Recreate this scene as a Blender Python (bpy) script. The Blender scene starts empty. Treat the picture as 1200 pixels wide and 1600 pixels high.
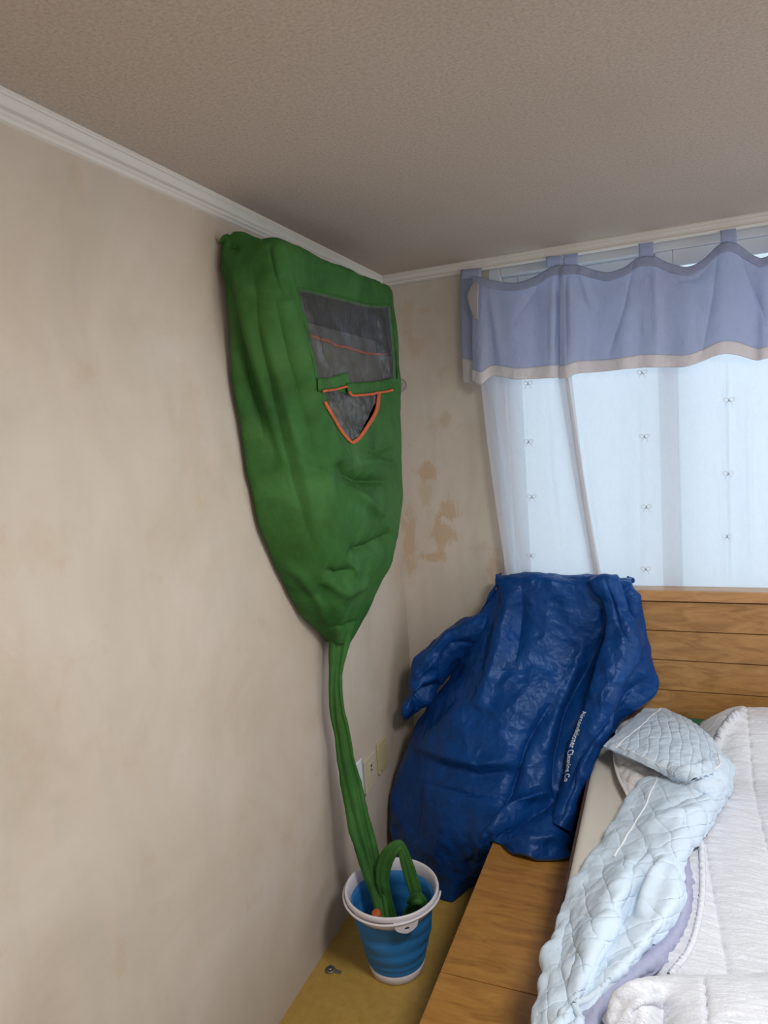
import bpy, bmesh, math, random
import numpy as np
from mathutils import Vector, Matrix, noise
from mathutils.bvhtree import BVHTree

SC = bpy.context.scene
COL = SC.collection
random.seed(7)
RNG = np.random.default_rng(11)

# ------------------------------------------------------------------ camera
YAW, PITCH, ROLL, FPX = 0.39435, -0.10933, -0.06977, 1073.04
CAM = np.array([1.06528, -2.7373, 1.65216])
_f = np.array([-math.sin(YAW)*math.cos(PITCH), math.cos(YAW)*math.cos(PITCH), math.sin(PITCH)])
_r0 = np.array([math.cos(YAW), math.sin(YAW), 0.0])
_u0 = np.cross(_r0, _f)
_r = math.cos(ROLL)*_r0 + math.sin(ROLL)*_u0
_u = -math.sin(ROLL)*_r0 + math.cos(ROLL)*_u0
cam = bpy.data.cameras.new('camera')
cam.sensor_fit = 'VERTICAL'
cam.sensor_height = 36.0
cam.lens = FPX/1600.0*36.0
cam.clip_start = 0.05
camo = bpy.data.objects.new('camera', cam)
COL.objects.link(camo)
M = Matrix.Identity(4)
for i in range(3):
    M[i][0], M[i][1], M[i][2], M[i][3] = _r[i], _u[i], -_f[i], CAM[i]
camo.matrix_world = M
SC.camera = camo

# ------------------------------------------------------------------ light, exposure
SC.view_settings.view_transform = 'Standard'
SC.view_settings.look = 'None'
SC.view_settings.gamma = 1.0
SC.view_settings.use_curve_mapping = False
SC.view_settings.exposure = 0.46
try:
    SC.cycles.use_denoising = True
    SC.cycles.max_bounces = 10
    SC.cycles.transparent_max_bounces = 16
    SC.cycles.sample_clamp_indirect = 6.0
except Exception:
    pass

SKY = (0.86, 0.92, 1.0)
SKY_STRENGTH = 0.75
ROOM = (1.0, 0.985, 0.97)
ROOM_STRENGTH = 0.56

world = bpy.data.worlds.new('world')
SC.world = world
world.use_nodes = True
wn, wl = world.node_tree.nodes, world.node_tree.links
wn.clear()
w_out = wn.new('ShaderNodeOutputWorld')
w_bg = wn.new('ShaderNodeBackground')
w_tc = wn.new('ShaderNodeTexCoord')
w_sep = wn.new('ShaderNodeSeparateXYZ')
w_map = wn.new('ShaderNodeMapRange')
w_map.inputs['From Min'].default_value = -0.1
w_map.inputs['From Max'].default_value = 0.35
w_map.interpolation_type = 'SMOOTHSTEP'
w_mix = wn.new('ShaderNodeMix')
w_mix.data_type = 'RGBA'
w_mix.inputs['A'].default_value = (*[c*ROOM_STRENGTH for c in ROOM], 1)
w_mix.inputs['B'].default_value = (*[c*SKY_STRENGTH for c in SKY], 1)
wl.new(w_tc.outputs['Generated'], w_sep.inputs[0])
wl.new(w_sep.outputs['Y'], w_map.inputs['Value'])
wl.new(w_map.outputs['Result'], w_mix.inputs['Factor'])
wl.new(w_mix.outputs['Result'], w_bg.inputs['Color'])
wl.new(w_bg.outputs[0], w_out.inputs[0])

def area(name, loc, target, sx, sy, power, color):
    l = bpy.data.lights.new(name, 'AREA')
    l.shape = 'RECTANGLE'
    l.size, l.size_y = sx, sy
    l.energy = power
    l.color = color
    o = bpy.data.objects.new(name, l)
    COL.objects.link(o)
    o.location = loc
    d = Vector(target) - Vector(loc)
    o.rotation_euler = d.to_track_quat('-Z', 'Y').to_euler()
    return o

area('window_daylight', (1.75, 0.75, 1.75), (1.6, -1.2, 1.0), 2.6, 1.6, 14, (0.84, 0.92, 1.0))
area('added_side_light', (3.6, -1.7, 1.7), (0.0, -1.1, 1.0), 1.5, 1.3, 12, (0.97, 0.985, 1.0))  # added light from the right, casting shadows leftward; no window built there
area('ceiling_lamp_light', (1.60, -1.95, 2.27), (1.60, -1.95, 0.0), 0.45, 0.45, 25, (1.0, 0.985, 0.96))

# ------------------------------------------------------------------ projection helpers (points measured off the photo, put at their own depth)
def ray(px, py):
    return _f + (px-600.0)/FPX*_r - (py-800.0)/FPX*_u

def on(ax, v, px, py):
    d = ray(px, py)
    return CAM + (v-CAM[ax])/d[ax]*d

def X(v, px, py): return on(0, v, px, py)
def Y(v, px, py): return on(1, v, px, py)
def Z(v, px, py): return on(2, v, px, py)

def proj(P):
    P = np.asarray(P, float)
    d = P - CAM
    z = d @ _f
    return np.stack([600+FPX*(d@_r)/z, 800-FPX*(d@_u)/z], -1)

# ------------------------------------------------------------------ objects
def tag(o, label=None, cat=None, group=None, kind=None):
    if label: o['label'] = label
    if cat: o['category'] = cat
    if group: o['group'] = group
    if kind: o['kind'] = kind
    return o

def empty(name, loc, label=None, cat=None, group=None):
    o = bpy.data.objects.new(name, None)
    o.empty_display_size = 0.05
    COL.objects.link(o)
    o.location = loc
    return tag(o, label, cat, group)

def link(name, me, mat=None, parent=None, smooth=True):
    mats = mat if isinstance(mat, (list, tuple)) else ([mat] if mat else [])
    for m in mats: me.materials.append(m)
    if smooth:
        me.polygons.foreach_set('use_smooth', [True]*len(me.polygons))
    o = bpy.data.objects.new(name, me)
    COL.objects.link(o)
    if parent:
        o.parent = parent
        o.matrix_parent_inverse = Matrix.Translation(-parent_loc(parent))
    return o

def parent_loc(p):
    v = Vector(p.location)
    q = p.parent
    if q: v = v   # sub-parts hang from meshes that sit at the origin
    return v

def mesh(verts, faces):
    me = bpy.data.meshes.new('m')
    me.from_pydata([tuple(map(float, v)) for v in verts], [], faces)
    me.update()
    return me

def bm_obj(name, bm, mat, parent=None, smooth=False):
    bmesh.ops.recalc_face_normals(bm, faces=bm.faces)
    me = bpy.data.meshes.new(name)
    bm.to_mesh(me); bm.free()
    return link(name, me, mat, parent, smooth)

def box(bm, x0, x1, y0, y1, z0, z1, bevel=0.0, seg=2):
    r = bmesh.ops.create_cube(bm, size=1.0)
    vs = r['verts']
    for v in vs:
        v.co = Vector(((x0+x1)/2+v.co.x*(x1-x0), (y0+y1)/2+v.co.y*(y1-y0), (z0+z1)/2+v.co.z*(z1-z0)))
    if bevel > 0:
        es = list({e for v in vs for e in v.link_edges})
        bmesh.ops.bevel(bm, geom=es, offset=bevel, segments=seg, profile=0.6, affect='EDGES')

def lathe(bm, prof, cx, cy, seg=64, closed=False, a0=0.0, a1=2*math.pi):
    full = abs(a1-a0-2*math.pi) < 1e-6
    n = seg if full else seg+1
    rings = []
    for k in range(n):
        a = a0+(a1-a0)*k/seg
        rings.append([bm.verts.new((cx+r*math.cos(a), cy+r*math.sin(a), z)) for r, z in prof])
    m = len(prof)
    for k in range(seg):
        A, B = rings[k], rings[(k+1) % n]
        for i in range(m if closed else m-1):
            j = (i+1) % m
            try: bm.faces.new((A[i], B[i], B[j], A[j]))
            except ValueError: pass

def tube(bm, pts, rad, seg=10, caps=True):
    pts = [Vector(p) for p in pts]
    n = len(pts)
    rads = rad if isinstance(rad, (list, tuple, np.ndarray)) else [rad]*n
    rings = []
    up = None
    for i, p in enumerate(pts):
        t = (pts[min(i+1, n-1)]-pts[max(i-1, 0)]).normalized()
        if up is None:
            up = t.orthogonal().normalized()
        up = (up - t*up.dot(t)).normalized()
        b = t.cross(up)
        rings.append([bm.verts.new(p+(up*math.cos(2*math.pi*k/seg)+b*math.sin(2*math.pi*k/seg))*rads[i]) for k in range(seg)])
    for i in range(n-1):
        for k in range(seg):
            bm.faces.new((rings[i][k], rings[i][(k+1) % seg], rings[i+1][(k+1) % seg], rings[i+1][k]))
    if caps:
        bm.faces.new(rings[0][::-1]); bm.faces.new(rings[-1])

def crv(P, n):
    """Catmull-Rom along axis 0 of an array of control points."""
    P = np.asarray(P, float)
    m = len(P)
    s = np.linspace(0, m-1, n)
    i = np.clip(np.floor(s).astype(int), 0, m-2)
    t = (s-i).reshape(-1, *([1]*(P.ndim-1)))
    ext = np.concatenate([2*P[:1]-P[1:2], P, 2*P[-1:]-P[-2:-1]])
    p0, p1, p2, p3 = ext[i], ext[i+1], ext[i+2], ext[i+3]
    return 0.5*((2*p1)+(-p0+p2)*t+(2*p0-5*p1+4*p2-p3)*t**2+(-p0+3*p1-3*p2+p3)*t**3)

def dense(ctrl, nr, nc):
    G = crv(np.asarray(ctrl, float), nr)
    return np.swapaxes(crv(np.swapaxes(G, 0, 1), nc), 0, 1)

def gnormals(G, toward=CAM):
    du = np.gradient(G, axis=0); dv = np.gradient(G, axis=1)
    N = np.cross(du, dv)
    N /= np.maximum(np.linalg.norm(N, axis=-1, keepdims=True), 1e-9)
    mid = N[N.shape[0]//2, N.shape[1]//2]
    if toward is not None and mid @ (toward-G[G.shape[0]//2, G.shape[1]//2]) < 0: N = -N
    return N

def polydist(p, poly):
    best = np.full(p.shape[:-1], 1e9); sgn = np.zeros_like(best); along = np.zeros_like(best)
    poly = [np.array(q, float) for q in poly]
    L = [np.linalg.norm(poly[i+1]-poly[i]) for i in range(len(poly)-1)]
    tot = sum(L); acc = 0
    for i in range(len(poly)-1):
        a, b = poly[i], poly[i+1]
        ab = b-a
        t = np.clip(((p-a)@ab)/(ab@ab), 0, 1)
        c = a+t[..., None]*ab
        d = np.linalg.norm(p-c, axis=-1)
        s = np.sign(ab[0]*(p[..., 1]-a[1])-ab[1]*(p[..., 0]-a[0]))
        m = d < best
        best = np.where(m, d, best); sgn = np.where(m, s, sgn)
        along = np.where(m, (acc+t*L[i])/tot, along)
        acc += L[i]
    return best, sgn, along

def folds(G, N, lst):
    """Raise or sink folds that run along lines on the cloth: r ridge, v sharp valley, s step."""
    p = proj(G)
    H = np.zeros(G.shape[:-1])
    for kind, w, a, poly in lst:
        d, s, u = polydist(p, poly)
        taper = np.clip(np.sin(np.pi*np.clip(u, 0.0, 1.0)), 0, 1)**0.6*0.9+0.1
        if kind == 'r': h = np.exp(-(d/w)**2)
        elif kind == 'v': h = -np.exp(-d/w)
        else: h = np.tanh(s*d/w*1.5)*np.exp(-(d/(3.2*w))**2)
        H += a*h*taper
    return G + N*H[..., None]

def nfield(G, scale, oct=3, seed=0.0, stretch=(1, 1, 1)):
    F = G.reshape(-1, 3)
    out = np.empty(len(F))
    for i, v in enumerate(F):
        out[i] = noise.fractal(Vector((v[0]*scale*stretch[0]+seed, v[1]*scale*stretch[1]+seed*1.7, v[2]*scale*stretch[2]-seed)), 0.9, 2.0, oct)
    return out.reshape(G.shape[:-1])

def creases(G, count, amp, rad, seed):
    """Random crease facets, as in crumpled nylon."""
    rg = np.random.default_rng(seed)
    H = np.zeros(G.shape[:-1])
    F = G.reshape(-1, 3)
    for k in range(count):
        c = F[rg.integers(len(F))]
        n = rg.normal(size=3); n /= np.linalg.norm(n)
        d = (G-c)@n
        r2 = ((G-c)**2).sum(-1)
        R = rad*rg.uniform(0.5, 1.5)
        H += rg.choice([-1, 1])*amp*rg.uniform(0.4, 1.2)*(1-np.minimum(np.abs(d)/(R*0.45), 1))*np.exp(-r2/R**2)
    return H

def grid_faces(nr, nc, wrap=False, keep=None):
    fs = []
    for i in range(nr-1):
        for j in range(nc if wrap else nc-1):
            k = (j+1) % nc
            if keep is not None and not keep[i, j]: continue
            fs.append((i*nc+j, i*nc+k, (i+1)*nc+k, (i+1)*nc+j))
    return fs

def grid_obj(name, G, mat, parent=None, keep=None, thick=0.0, uv=True, sub=None):
    nr, nc = G.shape[:2]
    me = mesh(G.reshape(-1, 3), grid_faces(nr, nc, keep=keep))
    if keep is not None:
        bm = bmesh.new(); bm.from_mesh(me)
        bmesh.ops.delete(bm, geom=[v for v in bm.verts if not v.link_faces], context='VERTS')
        bm.to_mesh(me); bm.free()
    elif uv:
        l = me.uv_layers.new(name='UVMap')
        for poly in me.polygons:
            for li in poly.loop_indices:
                vi = me.loops[li].vertex_index
                l.data[li].uv = ((vi % nc)/(nc-1), (vi//nc)/(nr-1))
    o = link(name, me, mat, parent, True)
    if thick:
        s = o.modifiers.new('thickness', 'SOLIDIFY'); s.thickness = thick; s.offset = 0
    return o

def bvh_of(G, keep=None):
    nr, nc = G.shape[:2]
    return BVHTree.FromPolygons([Vector(v) for v in G.reshape(-1, 3)], grid_faces(nr, nc, keep=keep))

def hit(b, px, py, eps=0.0):
    d = Vector(ray(px, py)).normalized()
    loc, nor, idx, dist = b.ray_cast(Vector(CAM), d)
    if loc is None:
        loc, nor, idx, dist = b.find_nearest(Vector(CAM)+d*2.3)
    if nor.dot(d) > 0: nor = -nor
    return np.array(loc+nor*eps)

# ------------------------------------------------------------------ materials
def mat(name, color=(0.8, 0.8, 0.8), rough=0.6, metal=0.0, spec=0.5, **kw):
    m = bpy.data.materials.new(name)
    m.use_nodes = True
    b = m.node_tree.nodes['Principled BSDF']
    b.inputs['Base Color'].default_value = (*color, 1)
    b.inputs['Roughness'].default_value = rough
    b.inputs['Metallic'].default_value = metal
    b.inputs['Specular IOR Level'].default_value = spec
    for k, v in kw.items():
        b.inputs[k].default_value = v
    return m

class NT:
    def __init__(s, m):
        s.m = m; s.t = m.node_tree; s.n = s.t.nodes; s.l = s.t.links
        s.b = s.n.get('Principled BSDF')
        s.tc = s.n.new('ShaderNodeTexCoord')
    def new(s, typ, **kw):
        n = s.n.new(typ)
        for k, v in kw.items():
            if hasattr(n, k): setattr(n, k, v)
            else: n.inputs[k].default_value = v
        return n
    def mapping(s, scale=(1, 1, 1), rot=(0, 0, 0), out='Object'):
        mp = s.n.new('ShaderNodeMapping')
        mp.inputs['Scale'].default_value = scale
        mp.inputs['Rotation'].default_value = rot
        s.l.new(s.tc.outputs[out], mp.inputs['Vector'])
        return mp.outputs[0]
    def noise(s, vec, scale, detail=4, rough=0.55, dist=0.0):
        n = s.n.new('ShaderNodeTexNoise')
        n.inputs['Scale'].default_value = scale
        n.inputs['Detail'].default_value = detail
        n.inputs['Roughness'].default_value = rough
        n.inputs['Distortion'].default_value = dist
        if vec is not None: s.l.new(vec, n.inputs['Vector'])
        return n.outputs['Fac']
    def ramp(s, fac, stops):
        r = s.n.new('ShaderNodeValToRGB')
        e = r.color_ramp.elements
        while len(e) < len(stops): e.new(0.5)
        for el, (p, c) in zip(e, stops):
            el.position = p
            el.color = (*c, 1) if len(c) == 3 else c
        s.l.new(fac, r.inputs[0])
        return r.outputs[0]
    def mix(s, fac, a, b, blend='MIX'):
        n = s.n.new('ShaderNodeMix'); n.data_type = 'RGBA'; n.blend_type = blend
        for sock, v in (('Factor', fac), ('A', a), ('B', b)):
            i = n.inputs[sock]
            if hasattr(v, 'is_linked'): s.l.new(v, i)
            elif isinstance(v, (tuple, list)): i.default_value = (*v, 1)
            else: i.default_value = v
        return n.outputs['Result']
    def math(s, op, a, b=0.0, clamp=False):
        n = s.n.new('ShaderNodeMath'); n.operation = op; n.use_clamp = clamp
        for k, v in ((0, a), (1, b)):
            if hasattr(v, 'is_linked'): s.l.new(v, n.inputs[k])
            else: n.inputs[k].default_value = v
        return n.outputs[0]
    def bump(s, height, strength=0.3, dist=0.002):
        b = s.n.new('ShaderNodeBump')
        b.inputs['Strength'].default_value = strength
        b.inputs['Distance'].default_value = dist
        s.l.new(height, b.inputs['Height'])
        s.l.new(b.outputs[0], s.b.inputs['Normal'])
    def color(s, c): s.l.new(c, s.b.inputs['Base Color'])

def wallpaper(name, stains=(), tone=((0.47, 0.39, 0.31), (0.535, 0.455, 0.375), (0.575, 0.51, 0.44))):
    m = mat(name, rough=0.85, spec=0.25); t = NT(m)
    v = t.mapping()
    base = t.ramp(t.noise(v, 2.3, 6, 0.62, 0.6), [(0.30, tone[0]), (0.48, tone[1]), (0.70, tone[2])])
    vs = t.mapping((5.0, 5.0, 1.6))
    streak = t.ramp(t.noise(vs, 1.6, 5, 0.6, 0.3), [(0.46, (0, 0, 0)), (0.66, (1, 1, 1))])
    c = t.mix(t.math('MULTIPLY', streak, 0.35), base, (0.45, 0.415, 0.34))
    blot = t.ramp(t.noise(v, 7.5, 5, 0.65, 0.4), [(0.60, (0, 0, 0)), (0.70, (1, 1, 1))])
    c = t.mix(t.math('MULTIPLY', blot, 0.30), c, (0.46, 0.335, 0.235))
    fine = t.noise(v, 160, 3, 0.7)
    c = t.mix(t.math('MULTIPLY', fine, 0.10), c, (0.40, 0.33, 0.27))
    sep = t.n.new('ShaderNodeSeparateXYZ'); t.l.new(t.tc.outputs['Object'], sep.inputs[0])
    warp = t.math('SUBTRACT', t.noise(t.mapping((1.5, 1.5, 0.8)), 17, 6, 0.72), 0.5)
    for (axis, a, z, ra, rz, k, colr) in stains:
        da = t.math('DIVIDE', t.math('SUBTRACT', sep.outputs[axis], a), ra)
        dz = t.math('DIVIDE', t.math('SUBTRACT', sep.outputs['Z'], z), rz)
        d = t.math('SQRT', t.math('ADD', t.math('MULTIPLY', da, da), t.math('MULTIPLY', dz, dz)))
        d = t.math('ADD', d, t.math('MULTIPLY', warp, 4.2))
        f = t.math('MULTIPLY', t.math('SUBTRACT', 1.25, d), 1.8, True)
        c = t.mix(t.math('MULTIPLY', f, k*0.72), c, colr)
    t.color(c)
    t.bump(t.noise(v, 230, 4, 0.7), 0.22, 0.002)
    return m

def stain(px, py, rx, ry, k, c=(0.50, 0.335, 0.185)):
    p = Y(0.0, px, py)
    s = np.linalg.norm(Y(0.0, px+10, py)-p)/10.0
    s2 = np.linalg.norm(Y(0.0, px, py+10)-p)/10.0
    return ('X', p[0], p[2], rx*s, ry*s2, k, c)

def lstain(px, py, rx, ry, k, c=(0.46, 0.33, 0.20)):
    p = X(0.0, px, py)
    s = abs(X(0.0, px+10, py)[1]-p[1])/10.0
    s2 = np.linalg.norm(X(0.0, px, py+10)-p)/10.0
    return ('Y', p[1], p[2], rx*s, ry*s2, k, c)

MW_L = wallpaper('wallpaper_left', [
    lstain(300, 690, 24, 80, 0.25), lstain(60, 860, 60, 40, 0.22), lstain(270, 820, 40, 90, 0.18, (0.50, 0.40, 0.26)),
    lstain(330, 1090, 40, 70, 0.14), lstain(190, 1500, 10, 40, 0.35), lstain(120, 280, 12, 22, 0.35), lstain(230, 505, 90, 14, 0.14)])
MW_B = wallpaper('wallpaper_back', [
    stain(668, 738, 14, 13, 0.85), stain(664, 770, 9, 22, 0.45), stain(702, 795, 15, 18, 0.85), stain(690, 832, 18, 22, 0.85),
    stain(640, 845, 11, 45, 0.75), stain(675, 870, 18, 8, 0.85), stain(695, 655, 10, 12, 0.55, (0.47, 0.37, 0.23)),
    stain(775, 895, 12, 34, 0.6), stain(650, 545, 10, 15, 0.45), stain(662, 485, 12, 6, 0.35), stain(636, 500, 8, 30, 0.35)],
    ((0.54, 0.465, 0.385), (0.60, 0.53, 0.455), (0.64, 0.58, 0.51)))  # same paper as the left wall, brightened in colour where light is weak

m_ceil = mat('ceiling_paper', rough=0.9, spec=0.2); t = NT(m_ceil); v = t.mapping()
n1 = t.noise(v, 150, 3, 0.7, 0.4)
c = t.ramp(n1, [(0.32, (0.42, 0.345, 0.29)), (0.52, (0.505, 0.425, 0.365)), (0.72, (0.565, 0.485, 0.42))])
c = t.mix(t.ramp(t.noise(v, 1.1, 3), [(0.4, (0, 0, 0)), (0.7, (0.3, 0.3, 0.3))]), c, (0.40, 0.345, 0.27))
t.color(c); t.bump(n1, 0.22, 0.002)

m_floor = mat('vinyl_floor', rough=0.42, spec=0.45); t = NT(m_floor); v = t.mapping()
c = t.ramp(t.noise(v, 30, 6, 0.7), [(0.3, (0.36, 0.225, 0.045)), (0.7, (0.46, 0.30, 0.075))])
c = t.mix(t.ramp(t.noise(v, 3.0, 4), [(0.45, (0, 0, 0)), (0.75, (0.35, 0.35, 0.35))]), c, (0.33, 0.20, 0.05))
t.color(c)

m_trim = mat('painted_moulding', (0.66, 0.63, 0.58), 0.45)
m_white_frame = mat('white_window_frame', (0.72, 0.73, 0.74), 0.35)

def wood(name, cols, axis=0, rough=0.32, scale=1.0):
    m = mat(name, rough=rough, spec=0.45); t = NT(m)
    st = [14.0, 14.0, 14.0]; st[axis] = 3.2
    v = t.mapping(tuple(a*scale for a in st))
    n = t.noise(v, 2.4, 7, 0.62, 0.9)
    c = t.ramp(n, [(0.27, cols[0]), (0.50, cols[1]), (0.74, cols[2])])
    st2 = [70.0, 70.0, 70.0]; st2[axis] = 6.0
    g = t.ramp(t.noise(t.mapping(tuple(st2)), 3.0, 4, 0.6), [(0.45, (0, 0, 0)), (0.75, (1, 1, 1))])
    c = t.mix(t.math('MULTIPLY', g, 0.30), c, cols[0])
    k = t.ramp(t.noise(t.mapping((3, 3, 3)), 2.2, 3), [(0.62, (0, 0, 0)), (0.75, (1, 1, 1))])
    c = t.mix(t.math('MULTIPLY', k, 0.30), c, cols[3])
    t.color(c); t.bump(n, 0.08, 0.001)
    return m
WC = [(0.20, 0.095, 0.027), (0.34, 0.175, 0.054), (0.42, 0.235, 0.085), (0.15, 0.065, 0.018)]
m_wood = wood('oak_veneer', WC, 0)
m_wood_dark = mat('groove_shadow_gap', (0.035, 0.018, 0.008), 0.8)
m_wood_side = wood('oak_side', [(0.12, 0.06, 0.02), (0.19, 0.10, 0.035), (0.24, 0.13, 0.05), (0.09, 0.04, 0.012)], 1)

# ------------------------------------------------------------------ room
RY0, RX1, HZ = -4.2, 3.4, 2.3
bm = bmesh.new(); box(bm, -0.12, 0.0, RY0, 0.25, -0.12, HZ+0.1)
tag(bm_obj('wall_left', bm, MW_L), kind='structure')
WX0, WX1, WZ0, WZ1 = 0.437, 3.0, 0.75, 2.285
bm = bmesh.new()
box(bm, 0.0, WX0, 0.0, 0.12, -0.12, HZ+0.1)
box(bm, WX1, RX1, 0.0, 0.12, -0.12, HZ+0.1)
box(bm, WX0, WX1, 0.0, 0.12, -0.12, WZ0)
box(bm, WX0, WX1, 0.0, 0.12, WZ1, HZ+0.1)
tag(bm_obj('wall_back', bm, MW_B), kind='structure')
bm = bmesh.new(); box(bm, 0.0, RX1, RY0, 0.0, -0.12, 0.0)
tag(bm_obj('floor', bm, m_floor), kind='structure')
bm = bmesh.new(); box(bm, 0.0, RX1, RY0, 0.0, HZ, HZ+0.1)
tag(bm_obj('ceiling', bm, m_ceil), kind='structure')

def sweep(name, prof, p0, p1, out, m):
    """Straight moulding: prof = (away from wall, z) pairs."""
    bm = bmesh.new()
    A = [bm.verts.new(Vector(p0)+Vector(out)*a+Vector((0, 0, z))) for a, z in prof]
    B = [bm.verts.new(Vector(p1)+Vector(out)*a+Vector((0, 0, z))) for a, z in prof]
    n = len(prof)
    for i in range(n):
        bm.faces.new((A[i], B[i], B[(i+1) % n], A[(i+1) % n]))
    bm.faces.new(A[::-1]); bm.faces.new(B)
    return tag(bm_obj(name, bm, m, None, False), kind='structure')
pl = [(0.0, 0.0), (0.016, 0.0), (0.016, -0.006), (0.013, -0.009), (0.015, -0.013), (0.012, -0.017), (0.009, -0.022), (0.008, -0.028), (0.011, -0.034), (0.014, -0.039), (0.013, -0.044), (0.009, -0.047), (0.006, -0.052), (0.0, -0.055)]
sweep('trim_1', pl, (0, RY0, HZ), (0, 0, HZ), (1, 0, 0), m_trim)
pb = [(0.035, 0.0), (0.062, 0.0), (0.062, -0.006), (0.056, -0.009), (0.057, -0.013), (0.052, -0.017), (0.047, -0.021), (0.047, -0.026), (0.050, -0.031), (0.045, -0.036), (0.036, -0.038), (0.035, -0.03)]
sweep('trim_2', pb, (0.0, 0, HZ), (RX1, 0, HZ), (0, -1, 0), m_trim)
pb2 = [(0.0, 0.0), (0.036, 0.0), (0.036, -0.037), (0.0, -0.037)]
sweep('trim_3', pb2, (0.0, 0, HZ), (WX0-0.05, 0, HZ), (0, -1, 0), m_trim)

# window behind the curtains
win = empty('window_1', (1.7, 0.03, WZ0)); tag(win, kind='structure')
m_glass = bpy.data.materials.new('window_glass'); m_glass.use_nodes = True
n_, l_ = m_glass.node_tree.nodes, m_glass.node_tree.links; n_.clear()
o_ = n_.new('ShaderNodeOutputMaterial'); tr = n_.new('ShaderNodeBsdfTransparent'); gl = n_.new('ShaderNodeBsdfGlossy'); mx = n_.new('ShaderNodeMixShader')
tr.inputs[0].default_value = (0.90, 0.97, 0.98, 1); gl.inputs['Roughness'].default_value = 0.02; mx.inputs[0].default_value = 0.06
l_.new(tr.outputs[0], mx.inputs[1]); l_.new(gl.outputs[0], mx.inputs[2]); l_.new(mx.outputs[0], o_.inputs[0])

def frame_bm(x0, x1, z0, z1, w, y0, y1, bev=0.004):
    bm = bmesh.new()
    box(bm, x0, x0+w, y0, y1, z0, z1, bev); box(bm, x1-w, x1, y0, y1, z0, z1, bev)
    box(bm, x0+w, x1-w, y0, y1, z0, z0+w, bev); box(bm, x0+w, x1-w, y0, y1, z1-w, z1, bev)
    return bm
bm_obj('window_frame', frame_bm(WX0, WX1, WZ0, WZ1, 0.045, 0.005, 0.115), m_white_frame, win)
xs = X(0.0, 0, 0)
mull = Y(0.03, 1047, 700)[0]
for (a, b, y0) in ((WX0+0.045, mull+0.035, 0.05), (mull-0.035, 1.82, 0.015), (1.76, WX1-0.045, 0.05)):
    s = bm_obj('sash', frame_bm(a, b, WZ0+0.045, WZ1-0.045, 0.058, y0, y0+0.03), m_white_frame, win)
    bm = bmesh.new(); box(bm, a+0.055, b-0.055, y0+0.012, y0+0.018, WZ0+0.1, WZ1-0.1)
    bm_obj('pane', bm, m_glass, s)
# ------------------------------------------------------------------ curtain cloth
def cloth_translucent(name, color, trans, transp, weave=900.0, vein=0.0):
    m = bpy.data.materials.new(name); m.use_nodes = True
    t = NT(m); n, l = t.n, t.l
    out = n['Material Output']; n.remove(t.b)
    df = n.new('ShaderNodeBsdfDiffuse'); tl = n.new('ShaderNodeBsdfTranslucent'); tp = n.new('ShaderNodeBsdfTransparent')
    v = t.mapping()
    fine = t.noise(v, weave, 2, 0.6)
    c = t.mix(t.math('MULTIPLY', t.noise(v, 60, 4, 0.7), 0.16), color, tuple(x*0.72 for x in color))
    for b in (df, tl): l.new(c, b.inputs['Color'])
    bp = n.new('ShaderNodeBump'); bp.inputs['Strength'].default_value = 0.6; bp.inputs['Distance'].default_value = 0.006
    l.new(t.noise(t.mapping((1.0, 1.0, 0.55)), 38, 5, 0.7, 1.6), bp.inputs['Height'])
    for b in (df, tl): l.new(bp.outputs[0], b.inputs['Normal'])
    a = n.new('ShaderNodeMixShader'); a.inputs[0].default_value = trans
    l.new(df.outputs[0], a.inputs[1]); l.new(tl.outputs[0], a.inputs[2])
    b = n.new('ShaderNodeMixShader')
    l.new(t.math('ADD', t.math('MULTIPLY', t.math('SUBTRACT', fine, 0.5), 0.15), transp, True), b.inputs[0])
    l.new(a.outputs[0], b.inputs[1]); l.new(tp.outputs[0], b.inputs[2])
    l.new(b.outputs[0], out.inputs[0])
    return m
m_sheer = cloth_translucent('sheer_white', (0.76, 0.78, 0.87), 0.58, 0.24)
m_bow = cloth_translucent('bow_thread', (0.70, 0.68, 0.69), 0.5, 0.25)
m_side = cloth_translucent('sheer_side_hem', (0.62, 0.60, 0.62), 0.45, 0.05)
m_val = cloth_translucent('lavender_cotton', (0.56, 0.61, 0.77), 0.50, 0.03)
m_hem = cloth_translucent('white_hem', (0.80, 0.76, 0.78), 0.35, 0.0)

def bow(c, s, rgt, upv, out):
    """A small embroidered bow: two loops and two tails, as a strip mesh."""
    V, F = [], []
    c = np.array(c); 
    def strip(pts, w):
        pts = np.array(pts, float)
        b = len(V)
        for i, p in enumerate(pts):
            t = pts[min(i+1, len(pts)-1)]-pts[max(i-1, 0)]
            t /= max(np.linalg.norm(t), 1e-9)
            nn = np.array([-t[1], t[0]])*w
            for q in (p+nn, p-nn):
                V.append(c+s*(q[0]*rgt+q[1]*upv)+out*0.0015)
        for i in range(len(pts)-1):
            F.append((b+2*i, b+2*i+1, b+2*i+3, b+2*i+2))
    a = np.linspace(0, 2*math.pi, 15)
    for sg in (-1, 1):
        strip([(sg*(0.5-0.5*math.cos(q)), 0.15*(0.5-0.5*math.cos(q))+0.38*math.sin(q)) for q in a], 0.10)
        strip([(0, 0), (sg*0.25, -0.45), (sg*0.6, -0.75), (sg*0.55, -1.15)], 0.09)
    strip([(-0.15, 0.0), (0.15, 0.0)], 0.16)
    return V, F

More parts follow.
